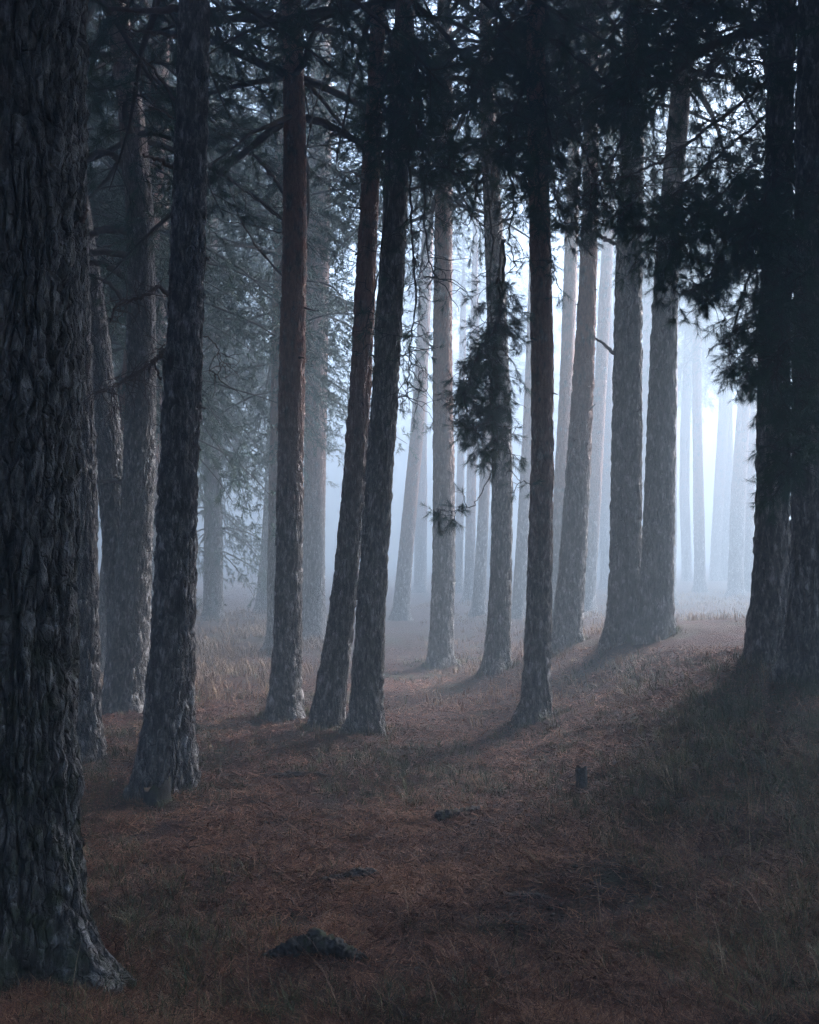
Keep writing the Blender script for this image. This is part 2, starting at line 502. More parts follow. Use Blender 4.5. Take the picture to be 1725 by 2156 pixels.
def trunk_mesh(name, zs, xs, ys, rs, seed, nth, dz_fine, z_fine, H, depth, cw, ch, mat, flare=0.5, fl_h=0.22, roots=(), thin_from=3.5, dz_coarse=0.25):
    za = np.arange(-0.35, z_fine, dz_fine)
    zb = np.arange(z_fine, H + 1e-6, dz_coarse)
    Z = np.concatenate([za, zb])
    grid = np.linspace(-0.35, H, 400)
    def smooth_interp(v):
        g = np.interp(grid, zs, v)
        ker = np.hanning(25); ker /= ker.sum()
        gp = np.concatenate([np.full(12, g[0]) , g, g[-1] + (g[-1] - g[-2]) * np.arange(1, 13)])
        gs = np.convolve(gp, ker, 'valid')
        return np.interp(Z, grid, gs)
    X, Y, RR = smooth_interp(xs), smooth_interp(ys), smooth_interp(rs)
    # more columns on the side towards the clearing in front of the trees
    q = np.linspace(0, 2 * math.pi, 2001)
    dens = np.cumsum(0.30 + sm((0.55 - np.sin(q)) / 0.8))
    th = np.interp((np.arange(nth) + 0.5) / nth * dens[-1], dens, q)
    TH, ZZ = np.meshgrid(th, Z)
    rr = RR[:, None] * np.ones_like(TH)
    rng = np.random.default_rng(seed)
    ph = rng.random(4) * 6.28
    nl = rng.integers(3, 6)
    h = np.maximum(ZZ, 0)
    lobe = 0.7 + 0.30 * np.cos(nl * TH + ph[0]) + 0.2 * np.cos((nl + 2) * TH + ph[1])
    rr = rr * (1 + flare * np.exp(-h / fl_h) * lobe)
    rr = rr * (1 + 0.035 * np.cos(2 * TH + ph[2] + ZZ * 0.7) + 0.025 * np.cos(3 * TH + ph[3] - ZZ * 1.1))
    for ang, amt, hh, wid in roots:
        dth = np.angle(np.exp(1j * (TH - math.radians(ang))))
        rr = rr + amt * np.exp(-h / hh) * np.exp(-(dth / wid) ** 2)
    rad = float(np.median(rs))
    dp, pid = bark_disp(TH, ZZ, rad, 1.0, cw, ch, seed)
    thin = 1 - 0.65 * sm((ZZ - thin_from) / 3.0)
    rr = rr + dp * depth * thin * np.where(ZZ > z_fine, 0.0, 1.0)
    rr = np.maximum(rr, 0.01)
    V = np.stack([X[:, None] + rr * np.cos(TH), Y[:, None] + rr * np.sin(TH), ZZ], -1).reshape(-1, 3)
    m = len(Z)
    i = np.arange(m - 1)[:, None] * nth
    j = np.arange(nth)[None, :]
    q = np.stack([i + j, i + (j + 1) % nth, i + nth + (j + 1) % nth, i + nth + j], -1).reshape(-1, 4)
    me = mesh_np(name, V, [q], {'plate': pid.ravel()}, smooth=True, mat=mat)
    def centre(z):
        return float(np.interp(z, Z, X)), float(np.interp(z, Z, Y)), float(np.interp(z, Z, RR))
    return me, centre

# ------------------------------------------------------------------ crowns
def grow(rng, p, d, L, n, droop, wig):
    p, d = np.array(p, float), np.array(d, float)
    pts = [p.copy()]
    st = L / n
    for _ in range(n):
        d = d + np.array([0, 0, -droop]) / n + rng.normal(size=3) * wig
        d /= np.linalg.norm(d)
        p = p + d * st
        pts.append(p.copy())
    return pts

def crown_parts(seed, H, Rad, whorls, per, subs, tstep, shoot, twigs=True, droop=0.55, u0=0.28, wr=1.0):
    rng = np.random.default_rng(seed)
    wood, tufts = Wood(), []
    for k in range(whorls):
        t = (k + rng.random() * 0.7) / whorls
        z = t * H
        prof = Rad * (0.62 + 0.5 * math.sin(min(1, t * 1.5 + 0.12) * math.pi * 0.6)) * (1 - t ** 2.2) + 0.25
        a0 = rng.random() * 6.28
        for b in range(per):
            if rng.random() < 0.13: continue
            az = a0 + b * 6.283 / per + rng.normal() * 0.25
            L = prof * (0.6 + 0.55 * rng.random())
            el = R(-4 + 50 * t + rng.normal() * 9)
            d = (math.cos(az) * math.cos(el), math.sin(az) * math.cos(el), math.sin(el))
            n = max(5, int(L / 0.3))
            main = grow(rng, (0, 0, z), d, L, n, droop * (1.1 - 0.8 * t), 0.09)
            wood.add(main, (0.012 + 0.012 * L) * wr, 0.004, 5)
            ti = 0.25 + 0.5 * rng.random()
            m = len(main)
            ns = int(subs * L)
            for s in range(ns):
                u = u0 + (1 - u0) * (s + rng.random()) / ns
                idx = min(m - 2, int(u * (m - 1)))
                p = main[idx] + (main[idx + 1] - main[idx]) * rng.random()
                md = main[idx + 1] - main[idx]; md /= np.linalg.norm(md)
                side = np.cross(md, (0, 0, 1)); side /= np.linalg.norm(side) + 1e-9
                sg = 1 if s % 2 else -1
                sdv = md * 0.6 + side * sg * (0.5 + 0.6 * rng.random()) + np.array([0, 0, rng.normal() * 0.35])
                sl = (0.25 + 0.5 * rng.random()) * (1.15 - 0.6 * u) * min(1.3, 0.5 + 0.35 * L)
                sp = grow(rng, p, sdv, sl, 4, 0.35, 0.14)
                if twigs: wood.add(sp, 0.006, 0.0025, 3)
                nt_ = max(2, int(sl / tstep))
                for q in range(nt_):
                    w = 0.3 + 0.7 * (q + rng.random()) / nt_
                    ii = min(3, int(w * 4))
                    pp = sp[ii] + (sp[ii + 1] - sp[ii]) * (w * 4 - ii)
                    dd = (sp[ii + 1] - sp[ii]); dd /= np.linalg.norm(dd)
                    dd = dd + rng.normal(size=3) * 0.55
                    tufts.append((pp, dd, shoot * (0.7 + 0.6 * rng.random()), ti + rng.normal() * 0.1))
                tufts.append((sp[-1], sp[-1] - sp[-2], shoot, ti + 0.1))
    return wood, tufts

CROWNS = {}
def crown_variant(key):
    if key in CROWNS: return CROWNS[key]
    kind, n = key
    if kind == 'near':
        w, t = crown_parts(100 + n, 9.0, 3.0, 15, 5, 5.0, 0.085, 0.10)
        nm = needle_mesh('crown', t, 24, 0.080, 0.0070, M_NEEDLE, 5 + n)
    elif kind == 'dense':
        w, t = crown_parts(400 + n, 9.0, 2.7, 22, 7, 6.5, 0.075, 0.09, twigs=False, droop=0.9, u0=0.12, wr=0.5)
        nm = needle_mesh('crown', t, 9, 0.085, 0.0125, M_NEEDLE, 65 + n)
    CROWNS[key] = (nm, w.mesh('crown_branches', M_TWIG))
    return CROWNS[key]

# ------------------------------------------------------------------ trees
TREES = {}
def pine(key, base, prof, H, label, group, mat, crown=None, crown_z=6.0, crown_s=1.0, crown_rot=0.0, seed=1, nth=72, dz=0.03, depth=0.012,
         cw=0.045, ch=0.16, flare=0.45, fl_h=0.22, roots=(), Y=None, thin_from=3.5, zf=None):
    """base: picture point where it meets the ground; prof: (row, centre column, width) going up"""
    if Y is None:
        g = ground_hit(*base)
    else:
        p = at(base[0], base[1], Y); g = Vector((p.x, Y, tz(p.x, Y)))
    Y = g.y
    root = bpy.data.objects.new('pine_tree', None)
    COL.objects.link(root)
    root.empty_display_size = 0.3
    root.location = g
    tag(root, label, 'tree', group)
    zs, xs, rs = [-0.4], [0.0], [None]
    for v, u, w in prof:
        p = at(u, v, Y)
        zs.append(p.z - g.z); xs.append(p.x - g.x); rs.append(w * Y / FPX / 2)
    rs[0] = rs[1] * 1.02
    xs[0] = xs[1] - (xs[2] - xs[1]) * (zs[1] - zs[0]) / max(0.05, zs[2] - zs[1]) * 0.8 if len(zs) > 2 else xs[1]
    # on up to the tip
    sl = (xs[-1] - xs[-2]) / (zs[-1] - zs[-2])
    sl = max(-0.12, min(0.12, sl))
    zt = zs[-1]
    for t in (0.35, 0.7, 1.0):
        z = zt + (H - zt) * t
        zs.append(z); xs.append(xs[-1] + sl * 0.6 * (H - zt) * 0.33); rs.append(max(0.02, rs[len(prof)] * (1 - 0.9 * t)))
    if zf is None:
        zf = min(H - 1, CAM_H - g.z + 0.57 * Y + 0.3)
    if not roots:
        rr_ = random.Random(seed)
        a0 = rr_.uniform(0, 360)
        roots = [(a0 + k * 120 + rr_.uniform(-30, 30), rs[1] * rr_.uniform(0.25, 0.6), rr_.uniform(0.06, 0.13), rr_.uniform(0.25, 0.45)) for k in range(3)]
    me, centre = trunk_mesh('trunk', np.array(zs), np.array(xs), np.zeros(len(xs)), np.array(rs), seed, nth, dz, zf, H, depth, cw, ch, mat,
                            flare, fl_h, roots, thin_from)
    tr = link('trunk', me, root)
    TREES[key] = dict(root=root, centre=centre, Y=Y, g=g, H=H)
    if crown:
        nm, wm = crown_variant(crown)
        cx_, cy_, _ = centre(crown_z)
        tx, ty, _ = centre(H)
        s = (H - crown_z) / 8.8
        c = link('crown', nm, root, (cx_, cy_, crown_z))
        lean = math.atan2(tx - cx_, H - crown_z)
        c.rotation_euler = (0, lean, crown_rot)
        c.rotation_mode = 'XYZ'
        M = Matrix.Rotation(lean, 4, 'Y') @ Matrix.Rotation(crown_rot, 4, 'Z')
        c.rotation_euler = M.to_euler()
        c.scale = (crown_s, crown_s, s)
        cb = link('crown_branches', wm, c)
    return root

G_NEAR = 'pines of the front row'
G_MID = 'pines of the middle distance'
G_FAR = 'pines fading into the fog'

# front row
pine('T1', (30, 2035), [(1900, 33, 262), (1700, 28, 250), (1400, 28, 246), (1000, 34, 250), (600, 40, 256), (0, 46, 262)], 17,
     'thick furrowed pine trunk cut by the picture edge, nearest of all, with a mossy root', G_NEAR, M_BARK_OLD, ('near', 0), 6.8, 1.15, 0.4, seed=11,
     nth=190, dz=0.0135, depth=0.026, cw=0.066, ch=0.32, flare=0.10, fl_h=0.3, roots=((-20, 0.27, 0.16, 0.40), (-100, 0.10, 0.12, 0.5), (60, 0.1, 0.15, 0.4)), thin_from=6)
pine('T1b', (180, 1588), [(1540, 172, 78), (1300, 172, 72), (1000, 168, 70), (700, 158, 68), (400, 150, 66), (0, 140, 62)], 16,
     'bluish straight pine half hidden behind the thick furrowed trunk', G_NEAR, M_BARK_GREY, ('near', 1), 6.6, 1.1, 1.4, seed=12, nth=68, dz=0.034, depth=0.020, cw=0.05, ch=0.15)
pine('Tfork', (265, 1485), [(1440, 266, 86), (1300, 276, 76), (1150, 284, 70), (1000, 293, 66), (800, 298, 63), (600, 299, 60), (450, 296, 60), (330, 286, 58), (200, 272, 54), (80, 252, 50), (0, 244, 48)], 15.5,
     'crooked pine forked near the ground with thick curved bare limbs', G_MID, M_BARK_GREY, ('near', 2), 6.6, 1.1, 2.2, seed=13, nth=68, dz=0.036, depth=0.019, cw=0.05, ch=0.15, flare=0.35, fl_h=0.3)
pine('T2', (350, 1655), [(1600, 352, 108), (1500, 357, 98), (1400, 362, 92), (1200, 370, 84), (1000, 378, 79), (700, 390, 74), (500, 397, 71), (200, 405, 69), (0, 408, 68)], 17,
     'tall dark pine with flared pale base beside a low cut stump', G_NEAR, M_BARK_GREY, ('near', 1), 6.0, 1.1, 3.3, seed=14, nth=100, dz=0.024, depth=0.020, cw=0.044, ch=0.14, flare=0.35, fl_h=0.25, roots=((200, 0.05, 0.2, 0.5),))
pine('T4', (600, 1503), [(1460, 601, 70), (1300, 607, 60), (1000, 612, 56), (800, 616, 54), (600, 620, 51), (300, 621, 47), (100, 617, 43), (0, 614, 41)], 16,
     'slim straight pine with orange upper bark and long bare branches on one side', G_NEAR, M_BARK, ('near', 0), 6.2, 1.05, 4.1, seed=15, nth=68, dz=0.033, flare=0.3, fl_h=0.18, depth=0.017, cw=0.042, ch=0.13)
pine('T6', (688, 1525), [(1480, 694, 64), (1300, 719, 55), (1150, 735, 53), (1000, 747, 51), (800, 760, 47), (600, 770, 44), (400, 780, 39), (200, 790, 34), (0, 797, 30)], 14.5,
     'leaning pine crossing close behind a straighter one, second of the touching pair', G_NEAR, M_BARK, ('near', 2), 7.2, 0.9, 5.0, seed=16, nth=68, dz=0.033, flare=0.3, fl_h=0.18, depth=0.017, cw=0.042, ch=0.13)
pine('T7', (772, 1535), [(1490, 772, 70), (1300, 781, 62), (1100, 792, 58), (900, 806, 56), (700, 818, 55), (500, 830, 52), (300, 840, 48), (100, 849, 44), (0, 853, 42)], 16,
     'straighter dark trunk of the touching pair with sparse hanging twigs before it', G_NEAR, M_BARK_TWO, ('near', 1), 6.7, 0.95, 0.9, seed=17, nth=68, dz=0.033, flare=0.3, fl_h=0.18, depth=0.017, cw=0.042, ch=0.13)
pine('T13', (1130, 1508), [(1460, 1129, 60), (1300, 1134, 56), (1000, 1142, 50), (800, 1143, 48), (500, 1138, 45), (300, 1131, 42), (100, 1128, 38), (0, 1128, 36)], 15,
     'narrow pine with white flaked base and red upper bark standing alone on the slope', G_NEAR, M_BARK_RED, ('near', 0), 6.4, 0.95, 2.0, seed=18, nth=68, dz=0.033, flare=0.3, fl_h=0.18, depth=0.014, cw=0.038, ch=0.12)
pine('T24', (1622, 1385), [(1350, 1616, 88), (1200, 1626, 76), (1000, 1629, 71), (800, 1630, 68), (600, 1634, 64), (300, 1640, 58), (0, 1646, 52)], 16,
     'broad dark pine on the rise beside the foggy clearing', G_NEAR, M_BARK_GREY, ('near', 2), 5.6, 1.05, 0.2, seed=19, nth=76, dz=0.032, depth=0.019, cw=0.046, ch=0.15, flare=0.22, fl_h=0.2)
pine('T25', (1697, 1415), [(1370, 1703, 98), (1200, 1713, 88), (900, 1712, 84), (600, 1712, 82), (300, 1715, 78), (0, 1719, 74)], 17,
     'darkest pine on the rise, cut by the picture edge, overhung with needles', G_NEAR, M_BARK_GREY, ('near', 1), 5.7, 1.0, 1.2, seed=20, nth=76, dz=0.032, depth=0.019, cw=0.046, ch=0.15, flare=0.22, fl_h=0.2)

# middle distance
pine('T9', (928, 1398), [(1350, 930, 52), (1200, 935, 47), (1000, 934, 44), (800, 932, 41), (500, 934, 39), (300, 935, 37), (100, 936, 34)], 15,
     'pale hazy upright pine between the touching pair and the garlanded trunk', G_MID, M_BARK, ('near', 1), 6.6, 0.95, 3.0, seed=31, nth=60, dz=0.040, depth=0.017, ch=0.13, flare=0.24, fl_h=0.16)
pine('T11', (1048, 1408), [(1360, 1048, 54), (1200, 1055, 46), (1000, 1058, 45), (800, 1052, 43), (600, 1045, 41), (450, 1038, 37), (330, 1030, 32), (100, 1024, 27)], 13.5,
     'pine trunk draped with a hanging garland of green needles', G_MID, M_BARK_TWO, ('near', 2), 6.8, 0.85, 1.0, seed=32, nth=60, dz=0.040, depth=0.017, ch=0.13, flare=0.24, fl_h=0.16)
pine('T14', (1190, 1357), [(1310, 1194, 62), (1200, 1205, 56), (1000, 1217, 50), (800, 1229, 45), (600, 1238, 38), (500, 1241, 36), (200, 1246, 30)], 14.5,
     'leaning grey pine just behind the narrow red-topped trunk', G_MID, M_BARK, ('near', 0), 7.0, 1.0, 2.6, seed=33, nth=60, dz=0.040, depth=0.017, ch=0.13, flare=0.24, fl_h=0.16)
pine('T15', (1172, 1318), [(1290, 1170, 30), (1000, 1182, 30), (800, 1193, 29), (600, 1201, 28), (400, 1206, 26), (200, 1210, 24)], 16,
     'slender reddish pine peeping out behind the leaning grey one', G_MID, M_BARK_RED, ('dense', 0), 9.0, 0.9, 0.3, seed=34, nth=40, dz=0.05, depth=0.010)
pine('T17', (1312, 1345), [(1300, 1312, 70), (1200, 1318, 65), (900, 1321, 62), (600, 1323, 58), (400, 1328, 55), (200, 1333, 51), (0, 1337, 47)], 17,
     'stout pine with two short dead stubs, first of the standing pair', G_MID, M_BARK_GREY, ('near', 1), 6.9, 1.05, 5.5, seed=35, nth=60, dz=0.040, depth=0.017, ch=0.13, flare=0.24, fl_h=0.16)
pine('T18', (1380, 1335), [(1290, 1379, 74), (1200, 1384, 66), (900, 1392, 58), (600, 1402, 52), (400, 1416, 47), (200, 1433, 43), (0, 1448, 39)], 16.5,
     'stout pine of the standing pair next to the foggy clearing, with smooth unbroken trunk', G_MID, M_BARK_TWO, ('near', 2), 6.7, 1.05, 4.5, seed=36, nth=60, dz=0.040, depth=0.017, ch=0.13, flare=0.24, fl_h=0.16, Y=None)
pine('T5', (660, 1345), [(1300, 660, 50), (1100, 662, 47), (900, 664, 48), (600, 669, 49), (300, 674, 48), (100, 678, 44)], 17,
     'wide pale pine in fog close behind the slim orange-barked one', G_MID, M_BARK, ('dense', 1), 8.2, 1.1, 1.5, seed=37, nth=56, dz=0.045, depth=0.012)
pine('T3', (450, 1305), [(1250, 450, 40), (1100, 449, 37), (900, 447, 35), (700, 446, 30), (400, 446, 22)], 14,
     'bushy fogged pine with low drooping boughs above tall dry grass', G_FAR, M_BARK_GREY, ('dense', 0), 1.7, 0.95, 0.7, seed=38, nth=36, dz=0.08, depth=0.012)
pine('T3b', (560, 1292), [(1250, 559, 36), (1100, 569, 33), (900, 578, 30), (600, 590, 26)], 15,
     'faint slanting pine showing beside the slim orange-barked trunk', G_FAR, M_BARK_GREY, ('dense', 1), 5.2, 1.1, 2.7, seed=39, nth=36, dz=0.08, depth=0.012)

# fading into the fog
FAR = [
 ('F1', (845, 1303), [(1250, 847, 33), (1100, 861, 31), (900, 879, 29), (700, 892, 27), (500, 900, 24)], 15, 8.5, 'pale leaning pine in fog between the touching pair and the hazy upright one'),
 ('F2', (886, 1245), [(1200, 886, 26), (1000, 887, 25), (700, 890, 23)], 16, 9.0, 'ghostly upright pine crossed by the pale leaning one'),
 ('F3', (966, 1248), [(1200, 966, 17), (1000, 970, 16), (700, 975, 14)], 15, 9.0, 'thin ghostly pine beside the hazy upright trunk'),
 ('F4', (990, 1262), [(1200, 989, 22), (1000, 993, 21), (700, 999, 19)], 16, 9.5, 'middle one of the thin ghostly pines before the garlanded trunk'),
 ('F5', (1008, 1296), [(1250, 1009, 26), (1100, 1017, 24), (900, 1027, 22), (700, 1034, 20)], 15, 9.0, 'slanting blue-grey pine touching the garlanded trunk'),
 ('F6', (1094, 1302), [(1250, 1094, 30), (1100, 1103, 28), (900, 1115, 27), (700, 1122, 25)], 15, 8.5, 'blue-grey leaning pine partly covered by the narrow red-topped trunk'),
 ('F7', (1238, 1288), [(1250, 1238, 32), (1100, 1248, 30), (900, 1260, 28), (700, 1271, 27), (500, 1280, 24)], 16, 9.5, 'pale pine leaning up behind the leaning grey one'),
 ('F8', (1277, 1240), [(1200, 1276, 26), (1000, 1276, 25), (700, 1279, 23)], 16, 10.0, 'ghostly straight pine beside the stout pair'),
 ('F9', (1452, 1225), [(1180, 1446, 21), (1050, 1441, 20), (900, 1443, 21), (740, 1450, 21), (500, 1462, 20)], 16, 7.0, 'palest bowed pine of the clearing, next to the stout pair'),
 ('F10', (1478, 1243), [(1200, 1474, 23), (1050, 1471, 22), (850, 1468, 20), (740, 1468, 20), (500, 1470, 19)], 16, 6.6, 'straight blue pine close beside the palest bowed one'),
 ('F11', (1506, 1222), [(1180, 1507, 23), (1000, 1516, 22), (850, 1526, 21), (740, 1533, 20)], 15, 8.0, 'leaning pine alone in the middle of the bright clearing'),
 ('F12', (1548, 1255), [(1200, 1550, 31), (1050, 1554, 30), (900, 1564, 28), (760, 1574, 27)], 16, 7.5, 'darkest leaning pine of the clearing near the broad dark trunk'),
 ('F13', (1578, 1245), [(1200, 1577, 20), (1000, 1580, 19), (800, 1585, 19)], 16, 8.0, 'thin pine of the clearing touching the broad dark trunk'),
 ('F14', (222, 1245), [(1150, 224, 18), (900, 228, 17)], 15, 6.0, 'small grey pine seen through the gap beside the forked trunk'),
 ('F15', (1369, 1240), [(1100, 1367, 26), (700, 1366, 25), (500, 1368, 24)], 16, 9.0, 'ghostly pine showing in the slit of the stout pair'),
]
for n, (key, base, prof, H, cz, lab) in enumerate(FAR):
    low = key in ('F9', 'F10')
    pine(key, base, prof, H, lab, G_FAR, M_BARK_RED if n % 3 == 0 else M_BARK, ('dense', n % 2) if low else ('dense', n % 2), cz + (1.0 if low else 2.5), 0.8 if low else 0.6, n * 1.3, seed=60 + n, nth=28, dz=0.10, depth=0.010)

def wood_pine(x, y, H, crown, cz, cs, rot, seed, label, group):
    """a pine given by its place instead of its picture"""
    src = TREES['F%d' % (1 + seed % 8)]
    root = bpy.data.objects.new('pine_tree', None)
    COL.objects.link(root)
    root.location = (x, y, tz(x, y))
    tag(root, label, 'tree', group)
    tm = [o for o in src['root'].children if o.name.startswith('trunk')][0].data
    t = link('trunk', tm, root)
    s = H / src['H']
    t.scale = (s, s, s)
    nm, wm = crown_variant(crown)
    tx, ty, _ = src['centre'](cz / s)
    c = link('crown', nm, root, (tx * s, ty * s, cz))
    c.rotation_euler = (0, 0, rot)
    c.scale = (cs, cs, (H - cz) / 8.8)
    link('crown_branches', wm, c)
    return root

# the wood goes on behind: dense pines whose crowns merge in the fog
random.seed(4)
BACK = [(-4.6, 15.2), (-2.3, 18.0), (6.5, 25.0), (-6.3, 13.0), (-6.9, 16.5), (-8.4, 20.0), (-10.2, 16.0), (-5.7, 22.0), (9.0, 47.0), (14.0, 44.0), (18.0, 39.0), (21.0, 46.0), (12.0, 52.0), (4.0, 49.0), (-15, 24), (-12.5, 19), (-11, 27), (-8.2, 22.5), (-6.8, 30), (-9.5, 35), (-6.0, 26), (-13, 33), (-17, 30), (-7.5, 17.5), (14.5, 13)]  # the nearer ones on the left are added to darken the fog there
for n, (x, y) in enumerate(BACK):
    wood_pine(x, y, (15.5 if y < 36 else 17.5) + 2.4 * random.random(), ('dense', n % 2), (3.6 + 2.2 * random.random()) if x < -2 else (8.2 + 1.2 * random.random()), 1.05 + 0.2 * random.random(), random.random() * 6, n,
              'dim pine deep in the fog whose dark crown merges with its neighbours', 'dim pines deep in the wood')
SHADE_PINES = [(-3.6, -2.0), (2.8, -1.5), (-0.6, -4.5), (5.4, 1.0), (-5.5, 2.2), (6.8, 5.2), (-6.2, 6.0), (4.6, -5), (-4.4, -6.5), (7.6, 9.8), (-7.6, 10.5), (1.2, -8.5), (9.0, -1.5), (-9, -1.0), (-3.2, 0.6), (3.6, 2.2), (0.8, -1.8), (-1.8, -3.2), (-6.4, -3.5), (6.2, -3.0), (-8.6, 4.4), (-10, 8), (-9.2, 13.5), (9.6, 3.4), (-12.5, 12), (-2.2, -6.0), (3.0, -7.0), (10.5, 7.0), (-5.6, 14.5), (5.0, 5.6), (7.4, 12.2), (8.9, 10.4), (10.6, 13.0), (6.6, 7.6), (12.4, 9.4), (13.2, 15.2)]
for n, (x, y) in enumerate(SHADE_PINES):  # more of the wood, added mostly out of view to shade the foreground
    wood_pine(x, y, 15 + 3 * random.random(), ('dense', n % 2), 5.6 + 1.5 * random.random(), 1.35 + 0.25 * random.random(), random.random() * 6, n + 3,
              'pine of the same wood added beside or behind the viewer for shade', 'pines added around the viewer for shade')

# ------------------------------------------------------------------ dead limbs, drawn as picture paths at their own depth
def limb(tree, path, r0, r1, dy=0.0, name='branch', twigs=0, seed=0, twl=0.35, hang=0.5, mat=None):
    T = TREES[tree]
    rng = np.random.default_rng(seed + 500)
    n = len(path)
    P = []
    for k, (u, v) in enumerate(path):
        P.append(np.array(at(u, v, T['Y'] + dy * k / max(1, n - 1))) - np.array(T['g']))
    # smooth
    P = np.array(P)
    t = np.linspace(0, n - 1, n * 5)
    Q = np.stack([np.interp(t, np.arange(n), P[:, c]) for c in range(3)], 1)
    ker = np.array([1, 2, 3, 2, 1]) / 9.0
    Qp = np.concatenate([[Q[0]] * 2, Q, [Q[-1]] * 2])
    Q = np.stack([np.convolve(Qp[:, c], ker, 'valid') for c in range(3)], 1)
    Q[1:-1] += rng.normal(size=Q[1:-1].shape) * 0.006
    w = Wood()
    w.add(Q, r0, r1, 8, 0.18, rng)
    for k in range(twigs):
        i = rng.integers(len(Q) // 4, len(Q))
        d = rng.normal(size=3); d[2] -= 0.3
        L = twl * (0.5 + rng.random())
        tp = grow(rng, Q[i], d, L, 7, hang, 0.30)
        w.add(tp, 0.0045, 0.0015, 3)
        if rng.random() < 0.6:
            d2 = rng.normal(size=3)
            w.add(grow(rng, tp[3], d2, L * 0.5, 5, hang, 0.3), 0.003, 0.0012, 3)
    return link(name, w.mesh(name, mat or M_LIMB), T['root'])

# forked pine: second stem and curved limbs
def second_stem():
    T = TREES['Tfork']
    pts = [(1420, 262, 74), (1300, 260, 70), (1200, 252, 66), (1060, 240, 63), (930, 229, 60), (800, 213, 57), (660, 197, 54), (540, 181, 50), (300, 146, 44), (0, 110, 38)]
    P = [at(u, v, T['Y'] + 0.25) - T['g'] for v, u, w in pts]
    zs = np.array([-0.4] + [p.z for p in P] + [11.0]); xs = np.array([P[0].x] + [p.x for p in P] + [P[-1].x - 0.4])
    rs = np.array([0.2] + [w * T['Y'] / FPX / 2 for _, _, w in pts] + [0.04])
    me, _ = trunk_mesh('second_stem', zs, xs, np.full(len(xs), 0.25), rs, 77, 72, 0.03, 7.5, 11.0, 0.018, 0.05, 0.15, M_BARK_GREY, 0.1, 0.2)
    link('second_stem', me, T['root'])
second_stem()
for k, (p, r) in enumerate([([(272, 395), (262, 350), (240, 325), (212, 318), (188, 330), (160, 352)], 0.045),
                            ([(285, 500), (258, 482), (220, 483), (190, 495), (150, 520)], 0.055),
                            ([(284, 548), (260, 535), (225, 530), (185, 532), (150, 540)], 0.050),
                            ([(284, 610), (262, 580), (235, 563), (205, 553), (175, 552)], 0.050),
                            ([(282, 668), (262, 635), (235, 600), (205, 585), (180, 580)], 0.030),
                            ([(296, 505), (285, 497), (262, 505), (240, 515), (215, 520)], 0.020),
                            ([(272, 1020), (250, 1012), (222, 1014), (204, 1018)], 0.028)]):
    limb('Tfork', p, r, r * 0.7, -0.25, 'limb', twigs=2, seed=10 + k)
# tall dark pine: stubs and tangled dead boughs
limb('T2', [(366, 352), (345, 342), (318, 330), (298, 325)], 0.022, 0.006, -0.2, seed=20)
limb('T2', [(362, 632), (346, 612), (334, 600), (318, 616), (290, 628), (255, 634), (240, 655), (230, 682)], 0.020, 0.006, -0.3, 'dead_branch', twigs=26, seed=21, twl=0.25, hang=0.2)
limb('T2', [(356, 735), (340, 742), (326, 760), (300, 780), (270, 795), (235, 815), (205, 828)], 0.020, 0.004, -0.3, 'dead_branch', twigs=48, seed=22, twl=0.32, hang=0.6)
limb('T2', [(340, 800), (325, 770), (338, 735), (345, 722)], 0.010, 0.004, -0.2, 'dead_branch', twigs=8, seed=23, twl=0.2)
limb('T2', [(425, 550), (434, 546), (442, 540)], 0.018, 0.008, 0, 'stub', seed=24)
limb('T2', [(424, 705), (450, 720), (466, 752), (465, 780), (450, 792)], 0.006, 0.003, 0.1, 'dead_branch', twigs=10, seed=25, twl=0.25)
limb('T2', [(375, 18), (330, 22), (280, 22), (225, 18)], 0.028, 0.015, 0.2, seed=26, twigs=4)
limb('T2', [(380, 80), (340, 72), (300, 66), (262, 62)], 0.018, 0.006, 0.3, seed=27, twigs=5)
limb('T2', [(372, 215), (345, 175), (310, 130), (272, 106)], 0.014, 0.005, 0.3, seed=28, twigs=8)
limb('T2', [(366, 250), (345, 236), (318, 226), (298, 220)], 0.010, 0.004, 0.3, seed=29, twigs=4)
limb('T1', [(172, 470), (180, 448), (183, 430)], 0.012, 0.004, 0, 'stub', seed=30)
# slim orange-barked pine: long bare branches
limb('T4', [(600, 410), (575, 372), (545, 335), (505, 302), (470, 285), (440, 268)], 0.022, 0.008, 0.3, seed=31, twigs=10)
limb('T4', [(603, 470), (570, 445), (530, 412), (495, 385), (460, 352), (440, 330)], 0.012, 0.004, 0.4, seed=32, twigs=8)
limb('T4', [(604, 590), (570, 555), (535, 510), (508, 465), (490, 410), (475, 375)], 0.014, 0.004, 0.3, seed=33, twigs=8)
limb('T4', [(598, 495), (560, 480), (520, 470), (480, 470), (440, 455)], 0.008, 0.003, 0.8, seed=34, twigs=8)
limb('T4', [(560, 60), (530, 20), (500, -20)], 0.016, 0.008, 0.4, seed=35, twigs=6)
limb('T4', [(638, 380), (648, 300), (658, 240), (680, 170), (695, 130)], 0.012, 0.005, -0.2, seed=36, twigs=5)
limb('T4', [(606, 110), (570, 100), (520, 88), (470, 70)], 0.016, 0.006, -0.2, seed=37, twigs=8)
limb('T6', [(782, 325), (755, 300), (725, 285), (690, 278)], 0.026, 0.012, 0.2, seed=38, twigs=6)
limb('T6', [(785, 395), (760, 372), (735, 362), (718, 360)], 0.012, 0.004, -0.3, seed=39, twigs=5)
limb('T5', [(678, 560), (705, 545), (730, 520), (760, 500)], 0.018, 0.006, 0.2, seed=40, twigs=6)
limb('T5', [(680, 385), (710, 350), (738, 310), (760, 262)], 0.020, 0.008, 0.3, seed=41, twigs=6)
limb('T5', [(680, 500), (715, 480), (750, 462)], 0.016, 0.006, 0.3, seed=42, twigs=6)
